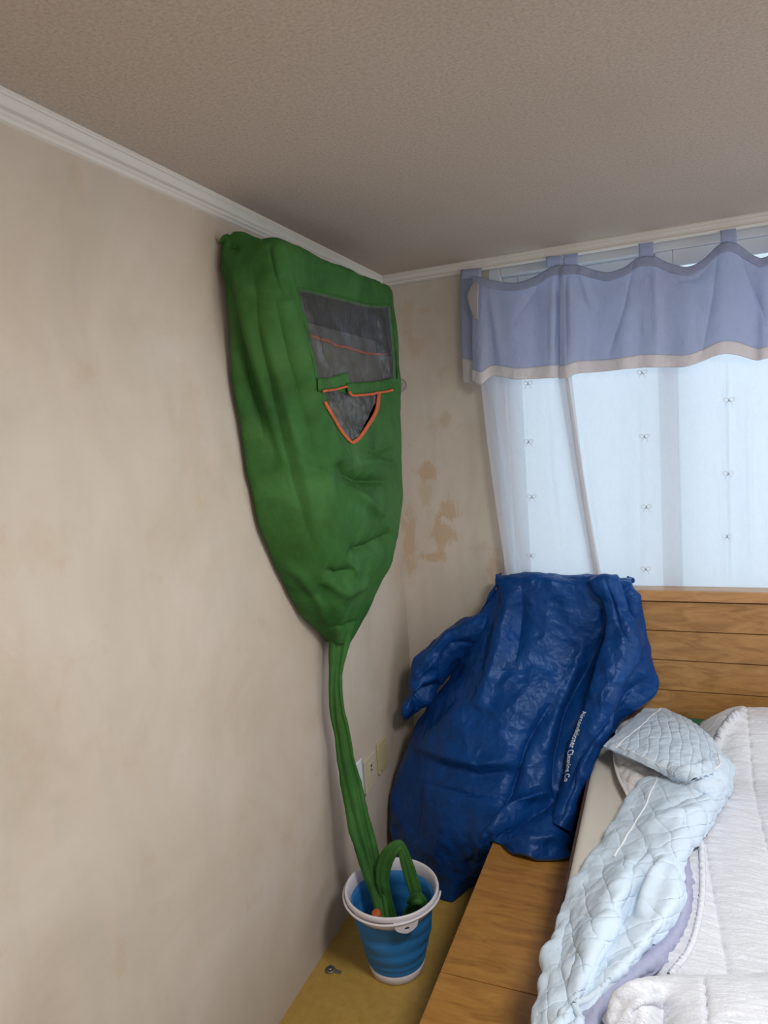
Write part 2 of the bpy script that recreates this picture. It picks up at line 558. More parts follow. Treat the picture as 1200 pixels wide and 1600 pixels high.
def sheer(name, label, ctrl, nr, nc, fl, bows, hem=()):
    G = dense(ctrl, nr, nc)
    N = gnormals(G)
    G = folds(G, N, fl)
    G += N*(nfield(G, 9, 3, 2.0, (1, 1, 0.3))*0.004)[..., None]
    b = bvh_of(G)
    V = list(G.reshape(-1, 3)); F = grid_faces(nr, nc); mi = [2 if (q[0] % nc) in hem else 0 for q in F]
    for (px, py) in bows:
        c = hit(b, px, py)
        v, f = bow(c, 0.017, np.array([1.0, 0, 0]), np.array([0, 0, 1.0]), np.array([0, -1.0, 0]))
        k = len(V); V += v; F += [tuple(i+k for i in q) for q in f]; mi += [1]*len(f)
    me = mesh(V, F)
    o = link(name, me, [m_sheer, m_bow, m_side])
    me.polygons.foreach_set('material_index', mi)
    return tag(o, label, 'curtain')

CT, CB = 2.268, 0.86
def crow(z, pts):
    """One row of the curtain: (x, y) pairs at height z."""
    return [np.array([x, y, z]) for x, y in pts]
def cpx(py_list, cols):
    rows = []
    for k in range(len(py_list)):
        rows.append([Y(yy+0.028*(1-k/3.0), px[k], py_list[k]) for px, yy in cols])
    return rows
# left panel: columns given as px at three heights (y of the cloth alternates = soft folds)
hts = [520, 590, 750, 905]
colsL = [((742, 750, 769, 793), -0.085), ((750, 758, 778, 803), -0.072), ((766, 776, 790, 815), -0.088), ((790, 800, 808, 830), -0.078),
         ((822, 828, 838, 850), -0.086), ((850, 855, 868, 886), -0.078), ((868, 873, 892, 915), -0.084), ((882, 888, 912, 937), -0.078)]
ctL = cpx(hts, colsL)
top = [Y(-0.04, px[0], 480-0.1565*(px[0]-742)) for px, yy in colsL]
bot = [np.array([2*ctL[-1][i][0]-ctL[-2][i][0]-(ctL[-1][i][0]-ctL[-2][i][0])*0.3, -0.075, CB]) for i in range(len(colsL))]
sheer('sheer_curtain', 'narrow white sheer curtain panel with embroidered bows hanging against the window left side', [top]+ctL+[bot], 120, 110,
      [('r', 6, 0.012, [(885, 590), (908, 750), (934, 905)]), ('v', 5, 0.010, [(765, 592), (783, 750), (806, 900)]), ('r', 5, 0.006, [(852, 590), (862, 750), (880, 900)])],
      [(825, 599), (826, 690), (831, 776), (830, 868)], hem=range(103, 110))
colsR = [((866, 872, 897, 925), -0.066), ((905, 908, 925, 950), -0.072), ((950, 952, 960, 975), -0.062), ((1000, 1003, 1006, 1012), -0.074), ((1050, 1053, 1058, 1062), -0.060),
         ((1100, 1103, 1108, 1112), -0.072), ((1130, 1134, 1138, 1142), -0.060), ((1165, 1168, 1172, 1178), -0.072), ((1215, 1217, 1222, 1228), -0.060), ((1275, 1277, 1282, 1288), -0.072), ((1340, 1342, 1346, 1352), -0.06), ((1410, 1412, 1416, 1422), -0.072), ((1480, 1482, 1486, 1492), -0.06), ((1560, 1562, 1566, 1572), -0.072), ((1640, 1642, 1646, 1652), -0.06), ((1720, 1722, 1726, 1732), -0.07)]
ctR = cpx(hts, colsR)
top = [Y(-0.038, px[0], 480-0.1565*(px[0]-742)) for px, yy in colsR]
bot = [np.array([p[0]+0.02, -0.07, CB]) for p in ctR[-1]]
sheer('sheer_curtain', 'wide white sheer curtain panel with rows of embroidered bows over the window middle and right', [top]+ctR+[bot], 130, 270,
      [('r', 5, 0.010, [(1139, 560), (1141, 750), (1144, 905)]), ('v', 4, 0.008, [(1132, 560), (1134, 750), (1137, 905)]), ('r', 4, 0.007, [(1168, 570), (1172, 760), (1176, 905)]),
       ('r', 5, 0.006, [(912, 590), (925, 750), (948, 900)]), ('v', 5, 0.006, [(995, 590), (1000, 760), (1000, 905)])],
      [(1003, 582), (1007, 682), (1010, 792), (1009, 889), (1139, 625), (1138, 740), (1136, 838)], hem=range(0, 11))

m_rod = mat('white_rod', (0.75, 0.74, 0.72), 0.4)
bm = bmesh.new(); tube(bm, [(0.30, -0.026, 2.277), (3.05, -0.026, 2.277)], 0.006, 10)
tag(bm_obj('curtain_rod', bm, m_rod, None, True), 'thin white curtain rod tucked behind the ceiling moulding above the window', 'curtain rod')

def valance(root_label, cols, tabs, fl, nr=70, per=26):
    """cols: (px, top py, bottom py, y of cloth); tabs: (px0, px1, py)."""
    root = empty('valance', Y(-0.1, cols[len(cols)//2][0], cols[len(cols)//2][2]), root_label, 'valance')
    rows = []
    for t in np.linspace(0, 1, 7):
        rows.append([Y(-0.070+(yy+0.070)*t**0.5, px, a+(b-a)*t) for px, a, b, yy in cols])
    nc = per*(len(cols)-1)
    G = dense(rows, nr, nc)
    N = gnormals(G)
    G = folds(G, N, fl)
    G += N*(nfield(G, 14, 3, 5.0)*0.003)[..., None]
    k = int(nr*0.885)
    me_keep = np.ones((nr-1, nc-1), bool)
    a = me_keep.copy(); a[k:, :] = False
    grid_obj('valance_cloth', G, m_val, root, keep=a, thick=0.001)
    H = G[k:, :] + N[k:, :]*0.0012
    grid_obj('hem_band', H, m_hem, root, thick=0.0015)
    # top binding, a doubled strip that follows the scalloped edge
    grid_obj('top_binding', G[:int(nr*0.10), :]+N[:int(nr*0.10), :]*0.0015, m_val, root, thick=0.002)
    for x0, x1, py in tabs:
        L = [[Y(-0.064, x, py+12) for x in (x0, (x0+x1)/2, x1)], [Y(-0.062, x, py) for x in (x0, (x0+x1)/2, x1)]]
        tp = [np.array([p[0], -0.038, 2.278]) for p in L[1]]
        tp2 = [np.array([p[0], -0.026, 2.288]) for p in L[1]]
        tp3 = [np.array([p[0], -0.014, 2.276]) for p in L[1]]
        grid_obj('tab_loop', dense([L[0], L[1], tp, tp2, tp3], 18, 8), m_val, root, thick=0.002)
    return root
valance('lavender valance with white hem on the narrow left curtain nearest the room corner',
        [(738, 432, 596, -0.11), (752, 434, 600, -0.125), (770, 439, 588, -0.105), (805, 442, 593, -0.118), (835, 433, 592, -0.105), (858, 419, 591, -0.115), (872, 414, 590, -0.098), (880, 414, 587, -0.085)],
        [(720, 752, 424), (853, 878, 405)],
        [('r', 8, 0.010, [(764, 440), (772, 500), (786, 580)]), ('v', 5, 0.006, [(852, 428), (825, 470), (800, 505)]), ('r', 5, 0.006, [(865, 425), (862, 500), (862, 585)]),
         ('v', 4, 0.010, [(870, 430), (872, 500), (868, 570)]), ('v', 5, 0.004, [(790, 505), (825, 498)])])
valance('lavender valance of the right curtain with white hem scalloped between tab loops',
        [(874, 416, 592, -0.112), (886, 414, 590, -0.125), (902, 414, 584, -0.105), (926, 421, 582, -0.092), (950, 426, 580, -0.10), (975, 418, 577, -0.115), (998, 403, 575, -0.105), (1021, 401, 574, -0.112),
         (1045, 411, 574, -0.10), (1072, 417, 573, -0.115), (1096, 408, 565, -0.112), (1126, 381, 554, -0.118), (1151, 381, 555, -0.11), (1179, 400, 563, -0.10), (1195, 402, 561, -0.115), (1225, 385, 552, -0.11), (1250, 360, 545, -0.12), (1275, 358, 548, -0.11), (1310, 382, 556, -0.1), (1335, 386, 552, -0.112), (1385, 339, 536, -0.118), (1410, 337, 536, -0.11), (1440, 360, 543, -0.10), (1468, 364, 540, -0.112), (1520, 318, 524, -0.118), (1545, 316, 524, -0.11), (1575, 340, 530, -0.10), (1602, 343, 527, -0.112), (1655, 297, 510, -0.118), (1680, 295, 509, -0.11), (1715, 318, 514, -0.1)],
        [(880, 903, 403), (998, 1021, 392), (1126, 1151, 371), (1250, 1275, 350), (1385, 1410, 329), (1520, 1545, 308), (1655, 1680, 287)],
        [('v', 7, 0.010, [(990, 410), (975, 480), (948, 560)]), ('v', 7, 0.010, [(1122, 390), (1112, 470), (1095, 560)]), ('v', 6, 0.009, [(1155, 385), (1172, 440), (1196, 500)]),
         ('r', 5, 0.007, [(905, 420), (920, 470), (935, 485)]), ('r', 6, 0.006, [(1022, 410), (1026, 490), (1028, 560)]), ('v', 5, 0.006, [(1025, 405), (1060, 438), (1090, 435), (1115, 405)]),
         ('r', 5, 0.008, [(890, 430), (892, 500), (896, 575)]), ('v', 6, 0.008, [(884, 425), (884, 500), (886, 580)])])
# the end of the left valance that turns back towards the wall
vr = [o for o in COL.objects if o.name == 'valance'][0]
ret = [[Y(-0.035, 719, 432), Y(-0.05, 730, 434), Y(-0.07, 745, 438)], [Y(-0.05, 720, 500), Y(-0.06, 733, 500), Y(-0.08, 748, 500)],
       [Y(-0.06, 722, 560), Y(-0.075, 734, 562), Y(-0.095, 750, 562)]]
grid_obj('return_flap', dense(ret, 40, 20), m_val, vr, thick=0.0015)
ret2 = [ret[2], [Y(-0.062, 724, 598), Y(-0.077, 734, 600), Y(-0.096, 751, 602)]]
grid_obj('return_hem', dense(ret2, 10, 20), m_hem, vr, thick=0.0015)
# turned-back white lining at the two slits
grid_obj('lining_fold', dense([[Y(-0.095, 741, 438), Y(-0.13, 748, 445)], [Y(-0.10, 730, 462), Y(-0.135, 747, 470)], [Y(-0.11, 741, 500), Y(-0.135, 747, 500)]], 20, 8), m_hem, vr, thick=0.001)
# ------------------------------------------------------------------ bed
bed = empty('bed', (1.4, -1.2, 0.0), 'low oak bed with plank headboard and wide platform edge under the window', 'bed')
HX0, HX1 = 0.45, 2.35
HY0, HY1 = -0.155, -0.105
def hz(py_px): return 0
planks = [(1.018, 1.000), (0.998, 0.893), (0.890, 0.785), (0.782, 0.673), (0.670, 0.560), (0.557, 0.450), (0.447, 0.30), (0.297, 0.0)]
hb = bmesh.new()
for z1, z0 in planks[1:]:
    box(hb, HX0, HX1, HY0, HY1+0.01, z0, z1, 0.0012, 1)
headboard = bm_obj('headboard', hb, m_wood, bed)
bm = bmesh.new(); box(bm, HX0-0.01, HX1+0.01, HY0-0.012, HY1+0.015, 1.003, 1.042, 0.004, 2)
bm_obj('cap_rail', bm, wood('oak_rail', [(0.28, 0.135, 0.05), (0.42, 0.22, 0.085), (0.48, 0.27, 0.11), (0.24, 0.11, 0.04)], 0), bed)
bm = bmesh.new(); box(bm, HX0+0.002, HX1-0.002, HY0+0.006, HY1, 0.0, 1.01)
bm_obj('backing_panel', bm, m_wood_dark, bed)
PX0, PX1, PZ = 0.507, 2.35, 0.30
m_deck = wood('oak_deck', [(0.22, 0.095, 0.018), (0.34, 0.16, 0.034), (0.41, 0.21, 0.05), (0.16, 0.065, 0.012)], 0)
for y0, y1 in ((-0.688, -0.165), (-1.236, -0.690), (-1.80, -1.2385), (-2.35, -1.8025)):
    bm = bmesh.new(); box(bm, PX0, PX1, y0, y1, PZ-0.022, PZ, 0.0015, 1)
    bm_obj('deck_board', bm, m_deck, bed)
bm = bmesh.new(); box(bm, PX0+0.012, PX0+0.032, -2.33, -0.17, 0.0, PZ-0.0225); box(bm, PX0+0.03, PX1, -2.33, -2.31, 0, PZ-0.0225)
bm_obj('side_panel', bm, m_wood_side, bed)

# mattress
m_matt = mat('cream_mattress_cloth', (0.62, 0.58, 0.52), 0.9, spec=0.1); t = NT(m_matt); t.bump(t.noise(t.mapping(), 40, 4, 0.6), 0.3, 0.004)
m_brown = mat('brown_mattress_band', (0.10, 0.055, 0.045), 0.85); t = NT(m_brown)
wv = t.new('ShaderNodeTexWave'); wv.inputs['Scale'].default_value = 60; wv.bands_direction = 'Y'; t.l.new(t.tc.outputs['Object'], wv.inputs[0]); t.bump(wv.outputs['Fac'], 0.8, 0.003)
mt = empty('mattress', (1.5, -1.2, PZ), 'cream mattress with brown ribbed edge lying on the oak platform', 'mattress')
bm = bmesh.new(); box(bm, 0.806, 2.3, -2.25, -0.175, PZ+0.002, 0.50, 0.028, 5)
bm_obj('mattress_body', bm, m_matt, mt, True)
def plate(name, pts0, pts1, m, parent):
    pass
bm = bmesh.new(); box(bm, 0.795, 0.83, -2.24, -0.19, PZ+0.012, 0.478, 0.014, 3)
bm_obj('edge_band', bm, m_brown, mt, True)

# green cloth between mattress and headboard
m_gcloth = mat('green_cotton', (0.035, 0.16, 0.075), 0.85); t = NT(m_gcloth); t.bump(t.noise(t.mapping(), 120, 3), 0.3, 0.002)
bm = bmesh.new(); box(bm, 1.02, 2.2, -0.225, -0.160, 0.502, 0.578, 0.014, 3)
for vtx in bm.verts: vtx.co.z += 0.006*math.sin(vtx.co.x*9)
tag(bm_obj('folded_blanket', bm, m_gcloth, None, True), 'green cloth showing as a small patch between headboard and white comforter', 'blanket')

# ------------------------------------------------------------------ white comforter
m_comf = mat('white_seersucker', (0.70, 0.725, 0.79), 0.92, spec=0.15)
t = NT(m_comf)
v1 = t.mapping((1.0, 5.0, 1.0)); n1 = t.noise(v1, 22, 5, 0.65, 0.6); n2 = t.noise(t.mapping(), 120, 4, 0.7)
t.bump(t.math('ADD', n1, t.math('MULTIPLY', n2, 0.45)), 0.8, 0.008)
t.b.inputs['Sheen Weight'].default_value = 0.3
def sm(a, b, x):
    q = np.clip((x-a)/(b-a), 0, 1); return q*q*(3-2*q)
cf = empty('comforter', (1.5, -1.0, 0.5), 'white seersucker comforter with ruffled seams spread over the right of the bed', 'comforter')
nx, ny = 240, 320
xx = np.linspace(0.96, 2.28, nx); yy = np.linspace(-0.19, -2.2, ny)
Xg, Yg = np.meshgrid(xx, yy)
left = 1.00+0.12*sm(-0.65, -0.15, Yg)+0.02*np.sin(Yg*7)
Xg = left+(Xg-0.96)/(2.28-0.96)*(2.28-left)
pill = sm(-0.56, -0.30, Yg)*sm(1.10, 1.28, Xg)*(1-0.45*sm(-0.24, -0.18, Yg))
Zg = 0.528+0.118*pill+0.012*sm(0, 0.06, Xg-left)
for sx, w in ((1.145, 0.007), (1.30, 0.006), (1.46, 0.006), (1.62, 0.006), (1.78, 0.006), (1.95, 0.006)):
    sxx = sx+0.02*np.sin(Yg*2.3+sx*5)
    Zg -= 0.007*np.exp(-np.abs(Xg-sxx)/(w*0.6))
    Zg += 0.004*np.exp(-((np.abs(Xg-sxx)-0.05)/0.045)**2)
# ruffled hem that crosses the pillow end
P3 = np.stack([Xg, Yg, Zg], -1)
Zg += 0.006*nfield(P3, 5, 3, 1.0)+0.0034*nfield(P3, 22, 4, 4.0, (0.5, 2.6, 1))
for sx in (1.145, 1.30, 1.46, 1.62, 1.78, 1.95):
    Zg += 0.0022*np.exp(-np.abs(Xg-sx-0.02*np.sin(Yg*2.3+sx*5))/0.03)*np.sin(Yg*150+3*np.sin(Yg*23+sx*40))
ru = np.exp(-((Xg-(left+0.055))/0.02)**2)
Zg += ru*0.004*np.sin(Yg*260+np.sin(Yg*31)*2.0)
edge = 1-sm(0.0, 0.03, Xg-left)
Zg -= 0.022*edge
G = np.stack([Xg, Yg, Zg], -1)
G = folds(G, np.broadcast_to(np.array([0, 0, 1.0]), G.shape), [('r', 7, 0.020, [(1168, 1107), (1148, 1125), (1125, 1155), (1112, 1185), (1128, 1205), (1150, 1200)]), ('v', 4, 0.012, [(1146, 1112), (1118, 1150), (1104, 1182)]), ('r', 8, 0.012, [(1090, 1140), (1105, 1132), (1135, 1122)])])
grid_obj('comforter_top', G, m_comf, cf, thick=0.010)
bct = bvh_of(G)
def ruffle(line, wpx, amp, freq, n=260, ww=10):
    Lc = crv(np.array(line, float), n)
    tg = np.gradient(Lc, axis=0); tg /= np.linalg.norm(tg, axis=1, keepdims=True)
    nn = np.stack([-tg[:, 1], tg[:, 0]], 1)
    rg = np.random.default_rng(len(line))
    ph = np.cumsum(rg.uniform(0.5, 1.5, n))*freq
    R_ = []
    for i in range(ww):
        q = i/(ww-1)
        row = []
        for j in range(n):
            h = 0.005+amp*q*(0.6+0.8*math.sin(ph[j]))+0.006*math.sin(math.pi*q)
            p = hit(bct, *(Lc[j]+nn[j]*wpx*(q-0.5)))
            row.append(p+np.array([0.25*amp*q*math.cos(ph[j]*0.8), 0, h]))
        R_.append(row)
    R_ = np.array(R_)
    R_[:, 1:-1] = (R_[:, :-2]+2*R_[:, 1:-1]+R_[:, 2:])/4
    return grid_obj('ruffle', R_, m_comf, cf, thick=0.002)
ruffle([(1153, 1121), (1140, 1134), (1124, 1156)], 13, 0.010, 0.55)
ruffle([(1090, 1235), (1094, 1300), (1098, 1380), (1092, 1440), (1076, 1490), (1046, 1528)], 9, 0.003, 0.9)
# the thick folded-over end at the near side of the bed
def roll(px0, py0, z0): return Z(z0, px0, py0)
rows = [
    [Z(0.535, 940, 1592), Z(0.545, 965, 1552), Z(0.55, 1000, 1535), Z(0.55, 1035, 1530), Z(0.55, 1100, 1527), Z(0.55, 1200, 1522), Z(0.55, 1300, 1520)],
    [Z(0.575, 945, 1600), Z(0.60, 968, 1555), Z(0.61, 1000, 1537), Z(0.605, 1035, 1534), Z(0.605, 1095, 1533), Z(0.61, 1200, 1526), Z(0.61, 1300, 1522)],
    [Z(0.58, 955, 1612), Z(0.615, 982, 1575), Z(0.625, 1005, 1560), Z(0.60, 1035, 1558), Z(0.625, 1090, 1562), Z(0.635, 1200, 1552), Z(0.635, 1300, 1550)],
    [Z(0.565, 965, 1630), Z(0.595, 990, 1600), Z(0.605, 1010, 1585), Z(0.575, 1032, 1578), Z(0.63, 1085, 1595), Z(0.645, 1200, 1590), Z(0.64, 1300, 1585)],
    [Z(0.56, 960, 1670), Z(0.585, 990, 1640), Z(0.585, 1012, 1620), Z(0.57, 1032, 1610), Z(0.63, 1080, 1640), Z(0.64, 1200, 1640), Z(0.64, 1300, 1640)],
    [Z(0.55, 950, 1760), Z(0.57, 990, 1740), Z(0.57, 1012, 1720), Z(0.57, 1032, 1710), Z(0.62, 1080, 1740), Z(0.63, 1200, 1740), Z(0.63, 1300, 1740)]]
for row in rows:
    d = row[-1]-row[-2]
    for k in range(1, 7): row.append(row[6]+np.array([d[0]*k, 0.0, 0.0]))
G = dense(rows, 110, 290)
N = gnormals(G)
G = folds(G, N, [('r', 5, 0.014, [(950, 1600), (968, 1565), (1000, 1545), (1030, 1545)]), ('v', 4, 0.014, [(985, 1585), (1005, 1572), (1025, 1570)]), ('r', 6, 0.016, [(1018, 1610), (1026, 1580), (1034, 1565)]), ('v', 3, 0.012, [(1100, 1530), (1103, 1560), (1106, 1610)])])
G += N*(nfield(G, 9, 3, 3.0)*0.005+nfield(G, 26, 3, 7.0, (0.6, 2, 1))*0.0016)[..., None]
grid_obj('folded_end', G, m_comf, cf, thick=0.006)
# ------------------------------------------------------------------ pale blue quilt
m_quilt = mat('pale_blue_cotton', (0.575, 0.685, 0.80), 0.85, spec=0.2); t = NT(m_quilt)
t.bump(t.noise(t.mapping(), 45, 4, 0.65, 1.0), 0.30, 0.004)
m_lav = mat('lavender_lining', (0.34, 0.36, 0.50), 0.9, spec=0.1); t = NT(m_lav); t.bump(t.noise(t.mapping(), 55, 3), 0.5, 0.006)
m_pipe = mat('white_piping', (0.80, 0.82, 0.84), 0.8)
m_wlin = mat('white_quilt_lining', (0.74, 0.72, 0.73), 0.9, spec=0.15); t = NT(m_wlin); t.bump(t.noise(t.mapping((1, 3, 1)), 40, 4), 0.5, 0.005)
ql = empty('quilt', (0.95, -0.9, 0.5), 'pale blue quilted summer blanket bunched along the left of the mattress', 'blanket')

def quilting(G, N, pitch, depth, mask=None, a=0.0):
    """Diamond stitching in the cloth's own u,v lengths."""
    nr, nc = G.shape[:2]
    du = np.linalg.norm(np.diff(G, axis=0), axis=-1); dv = np.linalg.norm(np.diff(G, axis=1), axis=-1)
    U = np.concatenate([np.zeros((1, nc)), np.cumsum(du, 0)]).mean(1, keepdims=True)*np.ones((1, nc))
    V = np.concatenate([np.zeros((nr, 1)), np.cumsum(dv, 1)], 1).mean(0, keepdims=True)*np.ones((nr, 1))
    w = 0.004*np.sin(V*60)
    p = (U*math.cos(a)+V*math.sin(a)+w)/pitch; q = (-U*math.sin(a)+V*math.cos(a)+0.004*np.sin(U*55))/pitch
    dl = np.minimum(np.abs(p-np.round(p)), np.abs(q-np.round(q)))
    h = -depth*np.exp(-dl/0.05)+depth*0.5*np.minimum(dl*2, 1)
    if mask is not None: h = h*mask
    return G+N*h[..., None]

def inset(nr, nc, l, r, t, b):
    u = np.linspace(0, 1, nr)[:, None]; v = np.linspace(0, 1, nc)[None, :]
    return ((v > l) & (v < 1-r) & (u > t) & (u < 1-b)).astype(float)

rows = [
    [Z(.565, 998, 1222), Z(.585, 1030, 1213), Z(.60, 1062, 1215), Z(.61, 1098, 1222), Z(.60, 1128, 1222), Z(.565, 1140, 1224)],
    [Z(.550, 975, 1262), Z(.575, 1008, 1262), Z(.61, 1045, 1262), Z(.62, 1085, 1262), Z(.60, 1110, 1265), Z(.56, 1122, 1268)],
    [Z(.535, 945, 1312), Z(.565, 980, 1312), Z(.60, 1020, 1308), Z(.615, 1055, 1308), Z(.60, 1080, 1312), Z(.565, 1092, 1318)],
    [Z(.525, 915, 1360), Z(.555, 950, 1358), Z(.595, 985, 1352), Z(.60, 1025, 1350), Z(.60, 1055, 1350), Z(.57, 1068, 1352)],
    [Z(.514, 885, 1408), Z(.55, 920, 1405), Z(.60, 960, 1402), Z(.575, 1000, 1402), Z(.60, 1048, 1400), Z(.565, 1070, 1400)],
    [Z(.512, 868, 1455), Z(.54, 898, 1452), Z(.59, 935, 1450), Z(.58, 980, 1450), Z(.595, 1025, 1446), Z(.56, 1048, 1446)],
    [Z(.512, 855, 1505), Z(.54, 885, 1505), Z(.58, 920, 1503), Z(.57, 955, 1503), Z(.58, 985, 1498), Z(.555, 1005, 1494)],
    [Z(.512, 843, 1560), Z(.54, 868, 1560), Z(.57, 895, 1556), Z(.565, 920, 1553), Z(.57, 940, 1546), Z(.55, 955, 1540)],
    [Z(.512, 830, 1610), Z(.535, 850, 1612), Z(.56, 872, 1610), Z(.56, 890, 1606), Z(.565, 905, 1598), Z(.55, 915, 1590)],
    [Z(.512, 812, 1690), Z(.535, 835, 1690), Z(.55, 855, 1685), Z(.55, 870, 1680), Z(.56, 882, 1672), Z(.55, 890, 1660)]]
for row in rows:
    row.insert(0, row[0]+np.array([-0.004, 0.0, -0.022]))
NR, NC = 340, 200
G = dense(rows, NR, NC); N = gnormals(G)
G = folds(G, N, [('v', 8, 0.020, [(1022, 1335), (1005, 1375), (985, 1420), (960, 1470), (930, 1530), (905, 1585)]), ('r', 9, 0.018, [(1040, 1340), (1022, 1385), (1000, 1435)]), ('v', 5, 0.012, [(1015, 1318), (990, 1352), (985, 1395), (975, 1420)]),
                 ('v', 6, 0.012, [(1120, 1235), (1070, 1250), (1020, 1275)]), ('r', 8, 0.010, [(1000, 1300), (1050, 1275), (1100, 1268)]), ('v', 5, 0.012, [(922, 1600), (910, 1560), (925, 1510), (945, 1470)]),
                 ('v', 4, 0.006, [(890, 1420), (878, 1470), (872, 1520)]), ('v', 5, 0.008, [(868, 1600), (890, 1530), (905, 1480)])])
mk = inset(NR, NC, 0.24, 0.0, 0.0, 0.0)
G = quilting(G, N, 0.058, 0.0026, mk, 0.55)
G += N*(nfield(G, 8, 3, 9.0)*0.004+nfield(G, 40, 3, 2.0, (1, 1, 1))*0.0008+creases(G, 380, 0.0034, 0.045, 31))[..., None]
body = grid_obj('quilt_body', G, m_quilt, ql, thick=0.012)
bq = (G, gnormals(G))
def gsample(G, N, t_, s_, eps):
    a, b = t_*(G.shape[0]-1), s_*(G.shape[1]-1)
    i, j = int(min(a, G.shape[0]-2)), int(min(b, G.shape[1]-2))
    a -= i; b -= j
    return (1-a)*(1-b)*G[i, j]+(1-a)*b*G[i, j+1]+a*(1-b)*G[i+1, j]+a*b*G[i+1, j+1]+eps*N[i, j]

def piping(pts, GN, name, parent, m, rad=0.0022, eps=0.006, n=60):
    P = np.array([gsample(GN[0], GN[1], q[0], q[1], eps) for q in crv(np.array(pts, float), n)])
    for _ in range(3): P[1:-1] = (P[:-2]+2*P[1:-1]+P[2:])/4
    bm = bmesh.new(); tube(bm, P, rad, 8)
    return bm_obj(name, bm, m, parent, True)
piping([(0.0, 0.345), (0.1, 0.345), (0.2, 0.34), (0.29, 0.33)], bq, 'piping', ql, m_pipe, 0.0024, 0.0065)
# turned-over corner
A, B, Cc, D = (1014, 1100), (944, 1168), (1070, 1222), (1142, 1200)
def quadrow(s, za, zb, bulge=0.0):
    L = np.array(A)+(np.array(B)-np.array(A))*s
    R = np.array(D)+(np.array(Cc)-np.array(D))*s
    out = []
    for k, q in enumerate(np.linspace(0, 1, 6)):
        p = L+(R-L)*q
        # the far edge sags upwards between A and D
        p = p+np.array([14, -14])*math.sin(math.pi*q)*(1-s)
        out.append(Z(za+(zb-za)*q+0.02*math.sin(math.pi*q)+bulge*math.sin(math.pi*s), *p))
    return out
rows = [quadrow(0, .585, .60), quadrow(.2, .59, .625, .012), quadrow(.45, .585, .64, .012), quadrow(.7, .58, .645, .012), quadrow(.88, .58, .635, .012), quadrow(1, .575, .615)]
NR, NC = 130, 190
G = dense(rows, NR, NC); N = gnormals(G)
G = folds(G, N, [('v', 5, 0.016, [(1065, 1198), (1085, 1194), (1100, 1186)]), ('r', 7, 0.014, [(1040, 1215), (1080, 1205), (1110, 1195)])])
mk = inset(NR, NC, 0.12, 0.0, 0.0, 0.16)
G = quilting(G, N, 0.044, 0.0032, mk, 0.7)
G += N*(nfield(G, 12, 3, 1.0)*0.003+creases(G, 160, 0.0022, 0.035, 33))[..., None]
grid_obj('turned_corner', G, m_quilt, ql, thick=0.010)
bc = (G, gnormals(G))
piping([(0.01, 0.12), (0.3, 0.12), (0.6, 0.12), (0.90, 0.12)], bc, 'piping', ql, m_pipe, 0.0020, 0.0055)
piping([(0.83, 0.10), (0.84, 0.3), (0.84, 0.5), (0.83, 0.72)], bc, 'piping', ql, m_pipe, 0.0020, 0.0055)
# the fold that joins corner and body
rows = [[Z(.62, 1062, 1207), Z(.63, 1095, 1190), Z(.63, 1125, 1180), Z(.58, 1146, 1196)],
        [Z(.625, 1058, 1216), Z(.645, 1095, 1206), Z(.635, 1128, 1200), Z(.585, 1147, 1212)],
        [Z(.60, 1055, 1228), Z(.635, 1095, 1226), Z(.62, 1130, 1226), Z(.57, 1143, 1232)],
        [Z(.58, 1052, 1240), Z(.60, 1092, 1246), Z(.59, 1122, 1250), Z(.55, 1132, 1252)]]
G = dense(rows, 60, 80); N = gnormals(G)
G += N*(nfield(G, 30, 4, 6.0)*0.006)[..., None]
grid_obj('fold_roll', G, m_quilt, ql, thick=0.008)
bf = (G, gnormals(G))
piping([(0.68, 0.02), (0.55, 0.3), (0.42, 0.5), (0.28, 0.62), (0.05, 0.62)], bf, 'piping', ql, m_pipe, 0.0022, 0.005)
# white lining of the turned-over part
rows = [[Z(.54, 962, 1113), Z(.555, 985, 1114), Z(.56, 1012, 1118)], [Z(.53, 962, 1150), Z(.56, 985, 1150), Z(.57, 1020, 1150)], [Z(.53, 960, 1182), Z(.565, 990, 1185), Z(.57, 1030, 1185)],
        [Z(.525, 966, 1215), Z(.56, 995, 1215), Z(.57, 1040, 1212)], [Z(.52, 980, 1243), Z(.545, 1010, 1235), Z(.56, 1050, 1228)]]
G = dense(rows, 70, 50); N = gnormals(G); G += N*(nfield(G, 24, 4, 8.0)*0.006)[..., None]
grid_obj('white_lining', G, m_wlin, ql, thick=0.008)
bm = bmesh.new(); tube(bm, crv([Z(.535, *p) for p in ((962, 1113), (963, 1145), (960, 1180), (966, 1212), (981, 1243))], 40), 0.005, 8)
bm_obj('lining_edge', bm, m_wlin, ql, True)
# lavender lining that shows at the right edge
rows = []
for (l, r, z) in (((1060, 1330), (1072, 1338), .565), ((1064, 1360), (1079, 1362), .56), ((1063, 1395), (1082, 1398), .555), ((1052, 1430), (1078, 1438), .552), ((1030, 1460), (1062, 1475), .55),
                  ((995, 1492), (1035, 1510), .55), ((960, 1520), (1000, 1535), .55), ((930, 1550), (960, 1560), .55), ((905, 1590), (945, 1600), .55), ((880, 1660), (925, 1670), .55)):
    mid = ((l[0]+r[0])/2, (l[1]+r[1])/2)
    rows.append([Z(z-0.005, l[0]-6, l[1]), Z(z+0.010, *mid), Z(z-0.012, *r)])
G = dense(rows, 150, 24); N = gnormals(G); G += N*(nfield(G, 40, 3, 12.0)*0.004)[..., None]
grid_obj('lavender_lining', G, m_lav, ql, thick=0.008)
